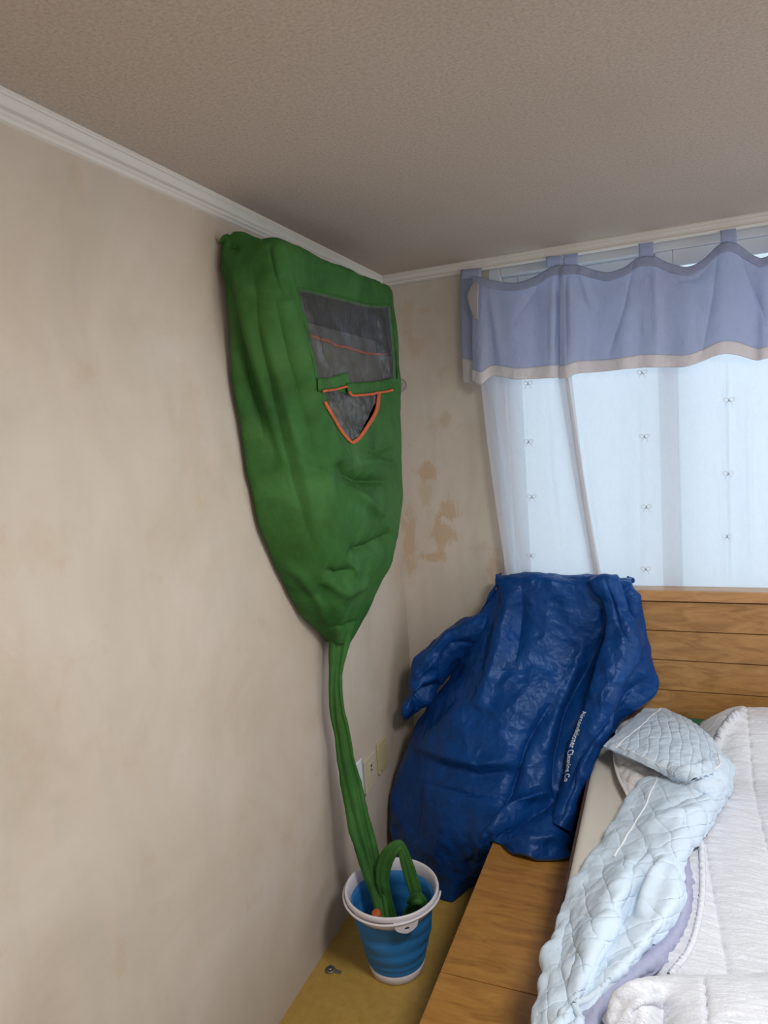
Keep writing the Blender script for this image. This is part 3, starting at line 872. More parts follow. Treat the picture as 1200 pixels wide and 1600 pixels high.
# ------------------------------------------------------------------ air conditioner under the green cover
m_ac = mat('grey_plastic', (0.10, 0.10, 0.10), 0.5)
m_coil = mat('dark_coil', (0.045, 0.048, 0.05), 0.45, 0.3)
ac = empty('air_conditioner', (0.0, -0.79, 1.9), 'dark wall air conditioner seen through the clear window of the green cover', 'air conditioner')
bm = bmesh.new(); box(bm, 0.0, 0.115, -1.07, -0.42, 1.93, 2.15, 0.012, 3); bm_obj('housing', bm, m_ac, ac)
bm = bmesh.new()
for k in range(51):
    y = -1.03+k*0.0115
    box(bm, 0.115, 0.135, y, y+0.003, 1.99, 2.13)
bm_obj('cooling_fins', bm, m_coil, ac)
bm = bmesh.new(); box(bm, 0.10, 0.145, -1.06, -0.49, 1.93, 1.985, 0.008, 2); bm_obj('air_outlet', bm, m_ac, ac)

# ------------------------------------------------------------------ green cleaning cover
def fabric_green(name):
    m = mat(name, rough=0.66, spec=0.22); t = NT(m); v = t.mapping()
    c = t.ramp(t.noise(v, 7, 6, 0.62, 0.8), [(0.28, (0.018, 0.076, 0.014)), (0.50, (0.030, 0.116, 0.022)), (0.74, (0.050, 0.156, 0.036))])
    c = t.mix(t.ramp(t.noise(v, 2.2, 4), [(0.5, (0, 0, 0)), (0.75, (0.5, 0.5, 0.5))]), c, (0.045, 0.108, 0.018))
    t.color(c)
    vo = t.n.new('ShaderNodeTexVoronoi'); vo.feature = 'F1'; vo.inputs['Scale'].default_value = 16
    wp = t.n.new('ShaderNodeTexNoise'); wp.inputs['Scale'].default_value = 9; wp.inputs['Detail'].default_value = 4
    ws = t.n.new('ShaderNodeVectorMath'); ws.operation = 'SCALE'; ws.inputs['Scale'].default_value = 0.12
    wa = t.n.new('ShaderNodeVectorMath'); wa.operation = 'ADD'
    t.l.new(v, wp.inputs['Vector']); t.l.new(wp.outputs['Color'], ws.inputs[0]); t.l.new(v, wa.inputs[0]); t.l.new(ws.outputs[0], wa.inputs[1]); t.l.new(wa.outputs[0], vo.inputs['Vector'])
    t.bump(t.math('ADD', t.math('MULTIPLY', vo.outputs['Distance'], 1.3), t.noise(v, 46, 5, 0.7, 1.4)), 0.32, 0.007)
    return m
m_green = fabric_green('green_nylon')
m_orange = mat('orange_binding', (0.50, 0.095, 0.02), 0.6)
m_pvc = bpy.data.materials.new('clear_pvc'); m_pvc.use_nodes = True
t = NT(m_pvc); out = t.n['Material Output']; t.n.remove(t.b)
tp = t.n.new('ShaderNodeBsdfTransparent'); gl = t.n.new('ShaderNodeBsdfGlossy'); df = t.n.new('ShaderNodeBsdfDiffuse')
tp.inputs[0].default_value = (0.80, 0.80, 0.78, 1); gl.inputs['Roughness'].default_value = 0.07; df.inputs[0].default_value = (0.30, 0.30, 0.29, 1)
bp = t.n.new('ShaderNodeBump'); bp.inputs['Strength'].default_value = 0.8; bp.inputs['Distance'].default_value = 0.006
t.l.new(t.noise(t.mapping(), 26, 4, 0.6, 2.0), bp.inputs['Height']); t.l.new(bp.outputs[0], gl.inputs['Normal'])

m1 = t.n.new('ShaderNodeMixShader'); m1.inputs[0].default_value = 0.13; t.l.new(tp.outputs[0], m1.inputs[1]); t.l.new(df.outputs[0], m1.inputs[2])
m2 = t.n.new('ShaderNodeMixShader'); m2.inputs[0].default_value = 0.13; t.l.new(m1.outputs[0], m2.inputs[1]); t.l.new(gl.outputs[0], m2.inputs[2])
t.l.new(m2.outputs[0], out.inputs[0])

cv = empty('air_conditioner_cover', (0.1, -0.79, 1.0), 'green fabric cleaning cover tapering into a long drain hose on the left wall', 'cleaning cover')
LFT = [(352, 380), (348, 430), (352, 500), (362, 580), (375, 650), (393, 750), (410, 830), (440, 895), (470, 950), (496, 984), (511, 1002)]
RDG = [(440, 378), (449, 440), (464, 500), (490, 580), (515, 650), (542, 730), (556, 800), (558, 860), (550, 915), (538, 965), (533, 1005)]
RGT = [(604, 446), (613, 482), (620, 530), (625, 590), (628, 650), (628, 740), (627, 795), (612, 870), (588, 932), (570, 970), (549, 1006)]
DEP = [.165, .185, .195, .20, .205, .21, .21, .195, .165, .12, .085]
DRT = [.19, .195, .19, .185, .185, .185, .18, .165, .145, .115, .08]
rows = []
for k in range(len(LFT)):
    l, g, r_ = np.array(LFT[k], float), np.array(RDG[k], float), np.array(RGT[k], float)
    D, E_ = DEP[k], DRT[k]
    pl_ = X(0.003, *l)
    q1 = X(0.028, *(l+(1.0, -1 if k == 0 else 0)))
    q2 = X(D*0.55, *(l+(g-l)*0.36+(0, -12 if k == 0 else 0)))
    q3 = X(D*0.9, *(l+(g-l)*0.74))
    q4 = X(D, *g)
    q5 = X((D*2+E_)/3-0.012*(1 if 1 <= k <= 4 else 0), *(g+(r_-g)*0.30))
    q6 = X((D+E_*2)/3-0.010*(1 if 1 <= k <= 4 else -1.2), *(g+(r_-g)*0.66))
    q7 = X(E_, *r_)
    q8 = np.array([E_*0.55, q7[1]+0.055, q7[2]-0.004]); q9 = np.array([0.004, q7[1]+0.07, q7[2]-0.01])
    rows.append([pl_, q1, q2, q3, q4, q5, q6, q7, q8, q9])
cap = [np.array([max(p[0]*0.35, 0.003), p[1]+(0.02 if i == 0 else 0), min(p[2]+0.004, 2.23)]) for i, p in enumerate(rows[0])]
rows = [cap]+rows
NR, NC = 300, 260
G = dense(rows, NR, NC)
N = gnormals(G)
G = folds(G, N, [
    ('r', 13, 0.020, [(425, 385), (442, 440), (458, 490), (488, 575), (515, 650), (540, 725)]),
    ('s', 10, -0.016, [(356, 420), (372, 500), (395, 585), (420, 665), (445, 740)]),
    ('v', 9, 0.024, [(352, 430), (366, 520), (385, 600), (412, 690)]),
    ('v', 9, 0.022, [(446, 430), (468, 500), (497, 580), (524, 655), (545, 715)]),
    ('v', 10, 0.014, [(430, 470), (452, 560), (480, 650), (505, 740), (530, 830)]),
    ('v', 12, 0.012, [(395, 420), (405, 520), (430, 640), (460, 760), (490, 860)]),
    ('v', 7, 0.020, [(420, 385), (432, 430), (445, 470)]),
    ('v', 5, 0.014, [(356, 384), (366, 386), (374, 392)]),
    ('v', 9, 0.042, [(530, 722), (548, 742), (575, 752), (612, 752)]),
    ('r', 9, 0.018, [(545, 760), (575, 785), (600, 808)]),
    ('v', 9, 0.036, [(545, 878), (558, 862), (590, 850), (614, 832)]),
    ('v', 9, 0.026, [(508, 893), (530, 900), (555, 890)]),
    ('r', 9, 0.016, [(500, 905), (540, 925), (580, 915)]),
    ('v', 4, 0.010, [(505, 975), (535, 978), (560, 970)]),
    ('r', 8, 0.012, [(440, 880), (470, 900), (500, 940), (520, 985)]),
    ('r', 10, 0.010, [(400, 470), (425, 560), (455, 660), (480, 760), (500, 850)]),
    ('v', 8, 0.010, [(520, 700), (545, 800), (560, 840)]),
    ('v', 6, 0.018, [(560, 700), (590, 705), (622, 690)]),
    ('r', 6, 0.010, [(560, 725), (590, 720), (624, 728)])])
G += N*(nfield(G, 4.5, 3, 3.3, (1, 1, 0.5))*0.009+nfield(G, 16, 3, 1.3)*0.0014+creases(G, 90, 0.0045, 0.11, 5)+creases(G, 120, 0.002, 0.05, 6))[..., None]
G[..., 0] = np.maximum(G[..., 0], 0.0015)
G[..., 2] = np.minimum(G[..., 2], 2.243)
WINP = [(468, 455), (500, 462), (540, 472), (575, 480), (611, 480), (617, 530), (621, 592), (585, 598), (548, 600), (520, 592), (497, 590), (484, 520)]
TRI = [(505, 606), (545, 616), (597, 608), (590, 636), (572, 668), (552, 690), (540, 684), (520, 652)]
def inside(p, poly):
    x, y = p[..., 0], p[..., 1]
    c = np.zeros(x.shape, bool)
    for i in range(len(poly)):
        (x0, y0), (x1, y1) = poly[i-1], poly[i]
        c ^= ((y0 > y) != (y1 > y)) & (x < (x1-x0)*(y-y0)/((y1-y0) if y1 != y0 else 1e-9)+x0)
    return c
ctr = (G[:-1, :-1]+G[1:, 1:])/2
pc = proj(ctr)
nf = (N[:-1, :-1]*(CAM-ctr)).sum(-1) > 0
jcol = np.arange(NC-1)[None, :]/(NC-1)
keep = ~((inside(pc, WINP) | inside(pc, TRI)) & (jcol > 0.35) & (jcol < 0.92) & nf)
bg = bvh_of(G)
cover = grid_obj('cover_sheet', G, m_green, cv, keep=keep, thick=0.0016)

def fill(poly, b, eps, nu=44, rad=0.0, fl=None, nz=0.0, seed=0.0):
    """A sheet stretched over a four-sided outline (top, right, bottom, left runs)."""
    top_, bot_ = poly
    T = crv(np.array(top_, float), nu); Bt = crv(np.array(bot_, float), nu)
    G = np.array([[hit(b, *(T[j]+(Bt[j]-T[j])*i/(nu-1)), eps) for j in range(nu)] for i in range(nu)])
    # keep it taut
    for _ in range(14):
        G[1:-1, 1:-1] = (G[:-2, 1:-1]+G[2:, 1:-1]+G[1:-1, :-2]+G[1:-1, 2:])/4
    N = gnormals(G)
    if fl: G = folds(G, N, fl)
    if nz: G += N*(nfield(G, 20, 4, seed)*nz)[..., None]
    return G
W1 = fill(([(464, 451), (500, 459), (540, 469), (575, 477), (608, 478)], [(494, 596), (520, 597), (548, 604), (585, 602), (617, 597)]), bg, 0.003,
          fl=[('r', 2.4, 0.010, [(474, 462), (486, 505), (499, 545), (514, 585)]), ('r', 6, 0.006, [(585, 480), (600, 540), (610, 590)]), ('v', 5, 0.006, [(520, 490), (545, 540), (560, 595)])], nz=0.004, seed=3.0)
grid_obj('window_pane', W1, m_pvc, cv)
W2 = fill(([(502, 603), (545, 613), (599, 604)], [(538, 688), (550, 694), (556, 690)]), bg, 0.001, nz=0.004, seed=8.0)
grid_obj('lower_window_pane', W2, m_pvc, cv)

def band(b, line, w0, w1, eps, name, m, parent, n=60, ww=5, thick=0.002, smooth_it=2):
    """A sewn strip: line = pixel run, w0..w1 = offsets across it (px, downwards)."""
    Lc = crv(np.array(line, float), n)
    tg = np.gradient(Lc, axis=0); tg /= np.linalg.norm(tg, axis=1, keepdims=True)
    nn = np.stack([-tg[:, 1], tg[:, 0]], 1)
    G = np.array([[hit(b, *(Lc[j]+nn[j]*(w0+(w1-w0)*i/(ww-1))), eps) for j in range(n)] for i in range(ww)])
    for _ in range(smooth_it):
        G[:, 1:-1] = (G[:, :-2]+2*G[:, 1:-1]+G[:, 2:])/4
    return grid_obj(name, G, m, parent, thick=thick)
band(bg, [(463, 452), (500, 459), (540, 469), (575, 478), (606, 478)], -4, 3, 0.001, 'window_hem', m_green, cv, thick=0.001)
band(bg, [(465, 452), (472, 480), (482, 525), (491, 565), (496, 592)], -2, 3, 0.001, 'window_hem', m_green, cv, thick=0.001)
band(bg, [(607, 478), (612, 520), (615, 560), (616, 597)], -3, 2, 0.001, 'window_hem', m_green, cv, thick=0.001)
m_green_l = fabric_green('green_hem_tape')
band(bg, [(494, 597), (512, 596), (528, 592), (541, 588)], -6, 14, 0.006, 'flap_band', m_green_l, cv, thick=0.003)
band(bg, [(538, 604), (560, 603), (590, 600), (611, 595)], -5, 13, 0.011, 'flap_band', m_green_l, cv, thick=0.003)
band(bg, [(500, 611), (520, 609), (542, 603)], -1.5, 2.0, 0.010, 'orange_trim', m_orange, cv, thick=0.003)
band(bg, [(539, 612), (546, 618), (575, 616), (600, 611), (608, 609)], -1.5, 2.0, 0.015, 'orange_trim', m_orange, cv, thick=0.003)
band(bg, [(506, 628), (518, 650), (533, 675), (546, 690), (553, 692)], -2.0, 2.0, 0.004, 'orange_trim', m_orange, cv, thick=0.003)
band(bg, [(549, 692), (560, 684), (574, 664), (587, 640), (591, 612)], -2.6, 2.6, 0.004, 'orange_trim', m_orange, cv, thick=0.003)
# inner lining behind the clear windows, with its own orange edge
m_in = mat('grey_green_lining', (0.13, 0.125, 0.095), 0.8)
ty0, ty1 = X(0.14, 490, 530)[1], X(0.14, 615, 550)[1]
inn = [[np.array([0.150, ty0-0.05, 1.945]), np.array([0.150, (ty0+ty1)/2, 1.93]), np.array([0.150, ty1-0.05, 1.945])],
       [np.array([0.130, ty0-0.02, 1.80]), np.array([0.125, (ty0+ty1)/2, 1.79]), np.array([0.13, ty1-0.05, 1.80])],
       [np.array([0.100, ty0+0.1, 1.70]), np.array([0.09, (ty0+ty1)/2, 1.69]), np.array([0.10, ty1-0.07, 1.70])]]
Gi = dense(inn, 40, 60); Gi += np.array([1.0, 0, 0])*(nfield(Gi, 14, 3, 4.0)*0.012)[..., None]
grid_obj('inner_lining', Gi, m_in, cv, thick=0.002)
bm = bmesh.new(); tube(bm, Gi[0]+np.array([0.003, 0, 0]), 0.005, 8); bm_obj('orange_trim', bm, m_orange, cv, True)
low = [[np.array([0.105, ty0+0.0, 1.74]), np.array([0.10, ty1+0.12, 1.74])], [np.array([0.075, ty0+0.08, 1.62]), np.array([0.075, ty1+0.06, 1.62])], [np.array([0.06, ty0+0.12, 1.52]), np.array([0.06, ty1+0.0, 1.52])]]
grid_obj('back_sheet', dense(low, 20, 20), m_green, cv, thick=0.002)

def strap(name, pts, m, parent, seed, n=150, seg=48, flat=0.55):
    """Flattened fabric hose: pts = (world point, half width in metres, twist)."""
    P = crv(np.array([p for p, w, a in pts]), n); Wd = crv(np.array([[w] for p, w, a in pts]), n)[:, 0]; A = crv(np.array([[a] for p, w, a in pts]), n)[:, 0]
    V = []
    for i in range(n):
        t_ = P[min(i+1, n-1)]-P[max(i-1, 0)]; t_ /= np.linalg.norm(t_)
        vw = P[i]-CAM; vw /= np.linalg.norm(vw)
        s = np.cross(t_, vw); s /= np.linalg.norm(s); nn = np.cross(s, t_)
        s2 = s*math.cos(A[i])+nn*math.sin(A[i]); n2 = -s*math.sin(A[i])+nn*math.cos(A[i])
        ring = []
        for k in range(seg):
            q = 2*math.pi*k/seg
            dr = 0.22*math.sin(i*0.03+seed)
            groove = 1.0
            for q0, dp in ((1.15+dr, 0.75), (1.95+dr*0.6, 0.6), (-1.15-dr, 0.7), (-1.95+dr, 0.6)):
                dq = (q-q0+math.pi) % (2*math.pi)-math.pi
                groove -= dp*math.exp(-(dq/0.20)**2)
            ring.append(P[i]+s2*Wd[i]*math.cos(q)+n2*Wd[i]*flat*math.sin(q)*groove)
        V.append(ring)
    G = np.array(V)
    c = P[:, None, :]
    G = G+(G-c)*(nfield(G, 14, 3, seed)*0.10)[..., None]
    me = mesh(G.reshape(-1, 3), grid_faces(n, seg, wrap=True)+[tuple(range(seg))[::-1], tuple(range((n-1)*seg, n*seg))])
    return link(name, me, m, parent, True)
mpx = 1/1073.0
def hp(px, py, yv, wpx, a=0.0):
    p = Y(yv, px, py)
    return (p, wpx*np.dot(p-CAM, _f)*mpx, a)
def hx(px, py, xv, wpx, a=0.0):
    p = X(xv, px, py)
    return (p, wpx*np.dot(p-CAM, _f)*mpx, a)
strap('drain_hose', [hx(532, 985, .075, 17), hx(530, 1005, .07, 17, .1), hx(526, 1035, .065, 12.5, .2), hx(524, 1075, .065, 11, .1), hx(528, 1115, .07, 12, -.1), hx(535, 1150, .075, 12.5, -.2), hx(541, 1190, .085, 14), hx(550, 1235, .10, 17, .15),
                     hx(562, 1290, .13, 18, .1), hx(577, 1345, .165, 17.5, 0), hx(590, 1390, .20, 14, -.1), hx(597, 1425, .225, 11, 0), hx(603, 1452, .24, 10, 0)], m_green, cv, 1.0, n=260)
strap('hose_tail', [hp(611, 1436, -.915, 9.5), hp(604, 1405, -.925, 9), hp(598, 1372, -.925, 10.5), hp(602, 1347, -.92, 11.5, .15), hp(611, 1330, -.917, 11, .25), hp(621, 1321, -.91, 9, .35), hp(626, 1321, -.90, 7, .4), hp(631, 1335, -.90, 9, .3), hp(641, 1366, -.90, 10.5, .1), hp(650, 1396, -.905, 10), hp(652, 1412, -.90, 10)], m_green, cv, 4.0, n=240, flat=0.45)
strap('hose_knot', [hp(640, 1413, -.915, 5), hp(646, 1406, -.925, 9, .3), hp(654, 1404, -.93, 10, .5), hp(660, 1410, -.925, 8, .3), hp(660, 1422, -.91, 5)], m_green, cv, 7.0, n=60, flat=0.8)
strap('hose_tail_end', [hp(648, 1412, -.905, 8), hp(641, 1428, -.905, 10), hp(636, 1446, -.90, 12)], m_green, cv, 2.0, n=40, flat=0.4)
strap('hose_tail_end', [hp(655, 1412, -.915, 8), hp(654, 1428, -.915, 9), hp(652, 1446, -.91, 10)], m_green, cv, 9.0, n=40, flat=0.4)
# ------------------------------------------------------------------ collapsible bucket
m_bwhite = mat('white_plastic', (0.66, 0.63, 0.68), 0.38)
m_bblue = mat('blue_silicone', (0.022, 0.165, 0.42), 0.5, spec=0.4)
BX, BY = 0.246, -0.919
bk = empty('bucket', (BX, BY, 0.0), 'blue and white collapsible bucket on the yellow floor holding the hose end', 'bucket')
bm = bmesh.new()
lathe(bm, [(0.0, 0.0), (0.080, 0.0), (0.084, 0.003), (0.090, 0.030), (0.087, 0.032), (0.081, 0.006), (0.0, 0.006)], BX, BY, 72)
bm_obj('bucket_base', bm, m_bwhite, bk, True)
outer = [(0.087, 0.028), (0.090, 0.034), (0.0925, 0.040), (0.0905, 0.043), (0.0935, 0.050), (0.0975, 0.060), (0.0950, 0.064), (0.0985, 0.072), (0.104, 0.085), (0.106, 0.098), (0.104, 0.103), (0.108, 0.115), (0.113, 0.130), (0.1145, 0.145), (0.113, 0.150), (0.117, 0.163), (0.121, 0.178), (0.122, 0.192), (0.121, 0.197), (0.125, 0.212), (0.128, 0.232)]
inner = [(r-0.0035, z) for r, z in outer][::-1]
bm = bmesh.new(); lathe(bm, outer+inner+[(0.0, 0.030)], BX, BY, 96)
for vtx in bm.verts:   # the soft wall is dented on the near side
    a = math.atan2(vtx.co.y-BY, vtx.co.x-BX); zz = vtx.co.z
    k = math.exp(-((a+1.1)/0.55)**2)*math.exp(-((zz-0.155)/0.045)**2)*0.010
    k += 0.004*math.sin(3*a+zz*30)*math.exp(-((zz-0.14)/0.05)**2)
    R_ = math.hypot(vtx.co.x-BX, vtx.co.y-BY)
    if R_ > 0.02:
        vtx.co.x += -(vtx.co.x-BX)/R_*k; vtx.co.y += -(vtx.co.y-BY)/R_*k
bm_obj('bucket_wall', bm, m_bblue, bk, True)
bm = bmesh.new()
lathe(bm, [(0.126, 0.214), (0.129, 0.222), (0.134, 0.246), (0.143, 0.248), (0.147, 0.254), (0.147, 0.262), (0.1455, 0.2665), (0.1425, 0.2675), (0.1395, 0.266), (0.136, 0.258), (0.124, 0.216)], BX, BY, 96, closed=True)
bm_obj('bucket_rim', bm, m_bwhite, bk, True)
# bail handle folded down around the rim
bm = bmesh.new()
ang = np.linspace(math.radians(168), math.radians(375), 70)
tube(bm, [(BX+0.1505*math.cos(a), BY+0.1505*math.sin(a), 0.2495+0.003*math.cos((a-ang[0])*2)) for a in ang], 0.0036, 10)
bm_obj('handle', bm, m_bwhite, bk, True)
# lug with a hole on the near side
lp = Z(0.238, 640, 1456); la = math.atan2(lp[1]-BY, lp[0]-BX)
bm = bmesh.new()
outl = []; hol = []
for k in range(32):
    a = 2*math.pi*k/32
    s, z = 0.034*math.cos(a), 0.020*math.sin(a)
    if z > 0: z = 0.016; s = 0.034*math.cos(a)*1.15
    else: s = 0.034*math.copysign(abs(math.cos(a))**1.6, math.cos(a))
    outl.append((s, z)); hol.append((0.0085*math.cos(a), -0.006+0.0065*math.sin(a)))
def lug(s, z, d):
    a = la+s/0.147; R_ = 0.146+d
    return (BX+R_*math.cos(a), BY+R_*math.sin(a), 0.236+z)
ro = [[bm.verts.new(lug(s, z, d)) for s, z in outl] for d in (-0.004, 0.004)]
rh = [[bm.verts.new(lug(s, z, d)) for s, z in hol] for d in (-0.004, 0.004)]
for k in range(32):
    j = (k+1) % 32
    bm.faces.new((ro[0][k], ro[0][j], ro[1][j], ro[1][k])); bm.faces.new((rh[0][k], rh[1][k], rh[1][j], rh[0][j]))
    bm.faces.new((ro[1][k], ro[1][j], rh[1][j], rh[1][k])); bm.faces.new((ro[0][j], ro[0][k], rh[0][k], rh[0][j]))
bm_obj('handle_lug', bm, m_bwhite, bk, False)

# clear bottle with an orange cap lying in the bucket
m_clear = mat('clear_plastic', (0.85, 0.87, 0.88), 0.12, spec=0.5)
m_clear.node_tree.nodes['Principled BSDF'].inputs['Transmission Weight'].default_value = 0.65
bt = empty('bottle', (BX-0.02, BY-0.03, 0.034), 'small clear plastic bottle with orange cap lying inside the blue bucket', 'bottle')
B_ = Vector((BX-0.012, BY-0.022, 0.052)); T_ = Vector(Y(-0.985, 587, 1425))
dv = (T_-B_).normalized(); Lb = (T_-B_).length
prof_ = [(0.0, 0.012), (0.03, 0.021), (0.2, 0.022), (0.4, 0.0205), (0.55, 0.022), (0.72, 0.021), (0.82, 0.016), (0.88, 0.010), (0.90, 0.010)]
bm = bmesh.new(); tube(bm, [B_+dv*(Lb*a) for a, r in prof_], [r for a, r in prof_], 24); bm_obj('bottle_body', bm, m_clear, bt, True)
bm = bmesh.new(); tube(bm, [B_+dv*(Lb*0.895), B_+dv*(Lb*0.90), B_+dv*(Lb*0.99), B_+dv*Lb], [0.0125, 0.0135, 0.0135, 0.011], 20); bm_obj('bottle_cap', bm, m_orange, bt, True)

# ------------------------------------------------------------------ blue cleaning bag over the headboard
m_blue = mat('blue_nylon', (0.004, 0.055, 0.235), 0.40, spec=0.34)
m_blue.node_tree.nodes['Principled BSDF'].inputs['Specular Tint'].default_value = (0.50, 0.70, 1.0, 1); t = NT(m_blue); v = t.mapping()
c = t.ramp(t.noise(v, 5, 5, 0.6, 0.7), [(0.3, (0.003, 0.033, 0.150)), (0.7, (0.004, 0.052, 0.225))]); t.color(c)
wp = t.n.new('ShaderNodeTexNoise'); wp.inputs['Scale'].default_value = 11; wp.inputs['Detail'].default_value = 3
wsc = t.n.new('ShaderNodeVectorMath'); wsc.operation = 'SCALE'; wsc.inputs['Scale'].default_value = 0.07
wad = t.n.new('ShaderNodeVectorMath'); wad.operation = 'ADD'
t.l.new(v, wp.inputs['Vector']); t.l.new(wp.outputs['Color'], wsc.inputs[0]); t.l.new(v, wad.inputs[0]); t.l.new(wsc.outputs[0], wad.inputs[1])
hs = []
for sc_, am in ((9.0, 1.0), (19.0, 0.5), (41.0, 0.16)):
    vo = t.n.new('ShaderNodeTexVoronoi'); vo.feature = 'F1'; vo.inputs['Scale'].default_value = sc_
    t.l.new(wad.outputs[0], vo.inputs['Vector'])
    hs.append(t.math('MULTIPLY', vo.outputs['Distance'], am))
t.bump(t.math('ADD', t.math('ADD', hs[0], hs[1]), hs[2]), 0.55, 0.020)

bb = empty('cleaning_bag', (0.6, -0.3, 0.3), 'crumpled blue nylon cleaning bag draped over the left end of the headboard', 'bag')
PXR = [
    [(772, 905), (800, 907), (840, 908), (880, 909), (920, 910), (955, 909), (986, 915)],
    [(755, 962), (788, 955), (830, 955), (880, 958), (925, 962), (965, 962), (1001, 965)],
    [(714, 1042), (752, 1035), (800, 1035), (860, 1040), (915, 1042), (962, 1038), (1014, 1035)],
    [(668, 1105), (710, 1105), (770, 1110), (830, 1115), (892, 1115), (945, 1108), (1021, 1085)],
    [(638, 1165), (680, 1175), (740, 1185), (800, 1188), (862, 1186), (908, 1172), (946, 1158)],
    [(617, 1235), (658, 1248), (718, 1255), (785, 1257), (846, 1252), (888, 1246), (913, 1232)],
    [(611, 1300), (645, 1325), (696, 1326), (756, 1306), (812, 1302), (868, 1300), (900, 1300)],
    [(628, 1370), (662, 1408), (704, 1413), (744, 1380), (800, 1337), (856, 1351), (890, 1348)]]
YR = [
    [-.165, -.17, -.17, -.17, -.17, -.17, -.165],
    [-.17, -.20, -.20, -.19, -.185, -.20, -.175],
    [-.19, -.27, -.28, -.27, -.24, -.24, -.18],
    [-.24, -.36, -.39, -.37, -.32, -.29, -.20],
    [-.30, -.43, -.48, -.47, -.42, -.36, -.28],
    [-.36, -.49, -.56, -.57, -.52, -.46, -.40],
    [-.40, -.53, -.61, -.665, -.665, -.63, -.56],
    [-.42, -.55, -.60, -.52, -.705, -.715, -.68]]
rows = []
for a, b in zip(PXR, YR):
    row = [Y(yv, *p) for p, yv in zip(a, b)]
    row = [row[0]+np.array([0.012, 0.06, 0.0])]+row+[row[-1]+np.array([-0.012, 0.05, 0.0])]
    rows.append(row)
f0 = rows[0]
back = [np.array([p[0], -0.082, 0.90]) for p in f0]
toprow = [np.array([p[0], -0.094, 1.058]) for p in f0]
rows = [back, toprow]+rows
NR, NC = 380, 320
G = dense(rows, NR, NC)
N = gnormals(G)
G = folds(G, N, [
    ('r', 13, 0.030, [(798, 912), (790, 960), (775, 1030), (745, 1110)]),
    ('v', 9, 0.014, [(815, 915), (815, 960), (805, 1040)]),
    ('v', 13, 0.046, [(940, 930), (938, 990), (915, 1050), (885, 1110), (868, 1180), (862, 1240)]),
    ('r', 10, 0.020, [(915, 1000), (895, 1060), (868, 1120), (850, 1180)]),
    ('s', 8, -0.026, [(645, 1170), (690, 1188), (745, 1202), (805, 1200)]),
    ('v', 9, 0.036, [(860, 1100), (825, 1160), (812, 1200), (800, 1238), (770, 1280), (745, 1310)]),
    ('r', 10, 0.034, [(862, 1236), (825, 1250), (790, 1268), (762, 1300)]),
    ('v', 8, 0.042, [(864, 1256), (835, 1268), (800, 1290), (775, 1312)]),
    ('r', 7, 0.014, [(760, 1300), (750, 1330), (735, 1372)]),
    ('v', 6, 0.014, [(770, 1300), (756, 1318)]),
    ('r', 10, 0.012, [(700, 1260), (690, 1320), (688, 1380)]),
    ('v', 8, 0.012, [(660, 1180), (655, 1240), (650, 1300)]),
    ('v', 6, 0.010, [(650, 1220), (720, 1240), (790, 1245)]),
    ('r', 8, 0.012, [(720, 1350), (745, 1320), (765, 1290)]),
    ('v', 7, 0.018, [(1010, 1060), (980, 1085), (960, 1120), (945, 1150)]),
    ('r', 8, 0.014, [(985, 930), (998, 1000), (1005, 1060)]),
    ('r', 7, 0.012, [(800, 1310), (840, 1312), (880, 1305)])])
G += N*(nfield(G, 4, 3, 2.0)*0.010+creases(G, 130, 0.006, 0.15, 21)+creases(G, 420, 0.0034, 0.06, 22))[..., None]
# rests on the platform, the floor and the headboard
inb = G[..., 0] > PX0-0.01
hbz = (G[..., 1] > -0.16) & (G[..., 2] < 1.05) & (np.arange(NR)[:, None] > NR*0.2)
G[..., 1] = np.where(hbz, np.minimum(G[..., 1], -0.172), G[..., 1])
G[..., 2] = np.where(inb, np.maximum(G[..., 2], PZ+0.006), np.maximum(G[..., 2], 0.004))
G[..., 0] = np.maximum(G[..., 0], 0.02)
bagm = grid_obj('bag_body', G, m_blue, bb, thick=0.0015)
m_black = mat('black_edging', (0.008, 0.008, 0.012), 0.7)
er = [p+np.array([0, -0.003, 0.001]) for p in G[-1] if p[0] > PX0+0.003]
bm = bmesh.new(); tube(bm, er, 0.0035, 8); bm_obj('hem_edging', bm, m_black, bb, True)
bbv = bvh_of(G)
# band that falls from the headboard top in front of the body
FL = [(922, 908), (940, 945), (944, 985), (930, 1035), (915, 1090), (898, 1145), (884, 1200), (872, 1250), (862, 1286)]
FR = [(964, 903), (986, 950), (1002, 1000), (992, 1045), (972, 1080), (957, 1130), (930, 1185), (908, 1240), (892, 1300)]
FY = [-.185, -.215, -.245, -.30, -.355, -.40, -.455, -.53, -.60]
rows = []
for l, r_, yv in zip(FL, FR, FY):
    l, r_ = np.array(l, float), np.array(r_, float)
    rows.append([Y(yv+0.05, *(l+(3, 0))), Y(yv-0.004, *l), Y(yv-0.022, *(l+(r_-l)*0.3)), Y(yv-0.022, *(l+(r_-l)*0.65)), Y(yv+0.004, *r_), Y(yv+0.05, *(r_-(3, 0)))])
t0 = [np.array([p[0], -0.10, 1.068]) for p in rows[0]]
rows = [t0]+rows
Gf = dense(rows, 240, 90); N = gnormals(Gf)
Gf = folds(Gf, N, [('v', 3, 0.010, [(945, 905), (958, 940), (968, 980), (985, 1010)]), ('v', 4, 0.012, [(965, 1110), (930, 1150), (905, 1185), (885, 1230)]), ('r', 5, 0.010, [(955, 1130), (925, 1165), (900, 1215)]), ('v', 3, 0.008, [(905, 1195), (890, 1240), (878, 1280)])])
Gf += N*(nfield(Gf, 6, 3, 14.0)*0.005+creases(Gf, 60, 0.005, 0.10, 4)+creases(Gf, 130, 0.003, 0.05, 41))[..., None]
grid_obj('front_fold', Gf, m_blue, bb, thick=0.0015)
bfv = bvh_of(Gf)
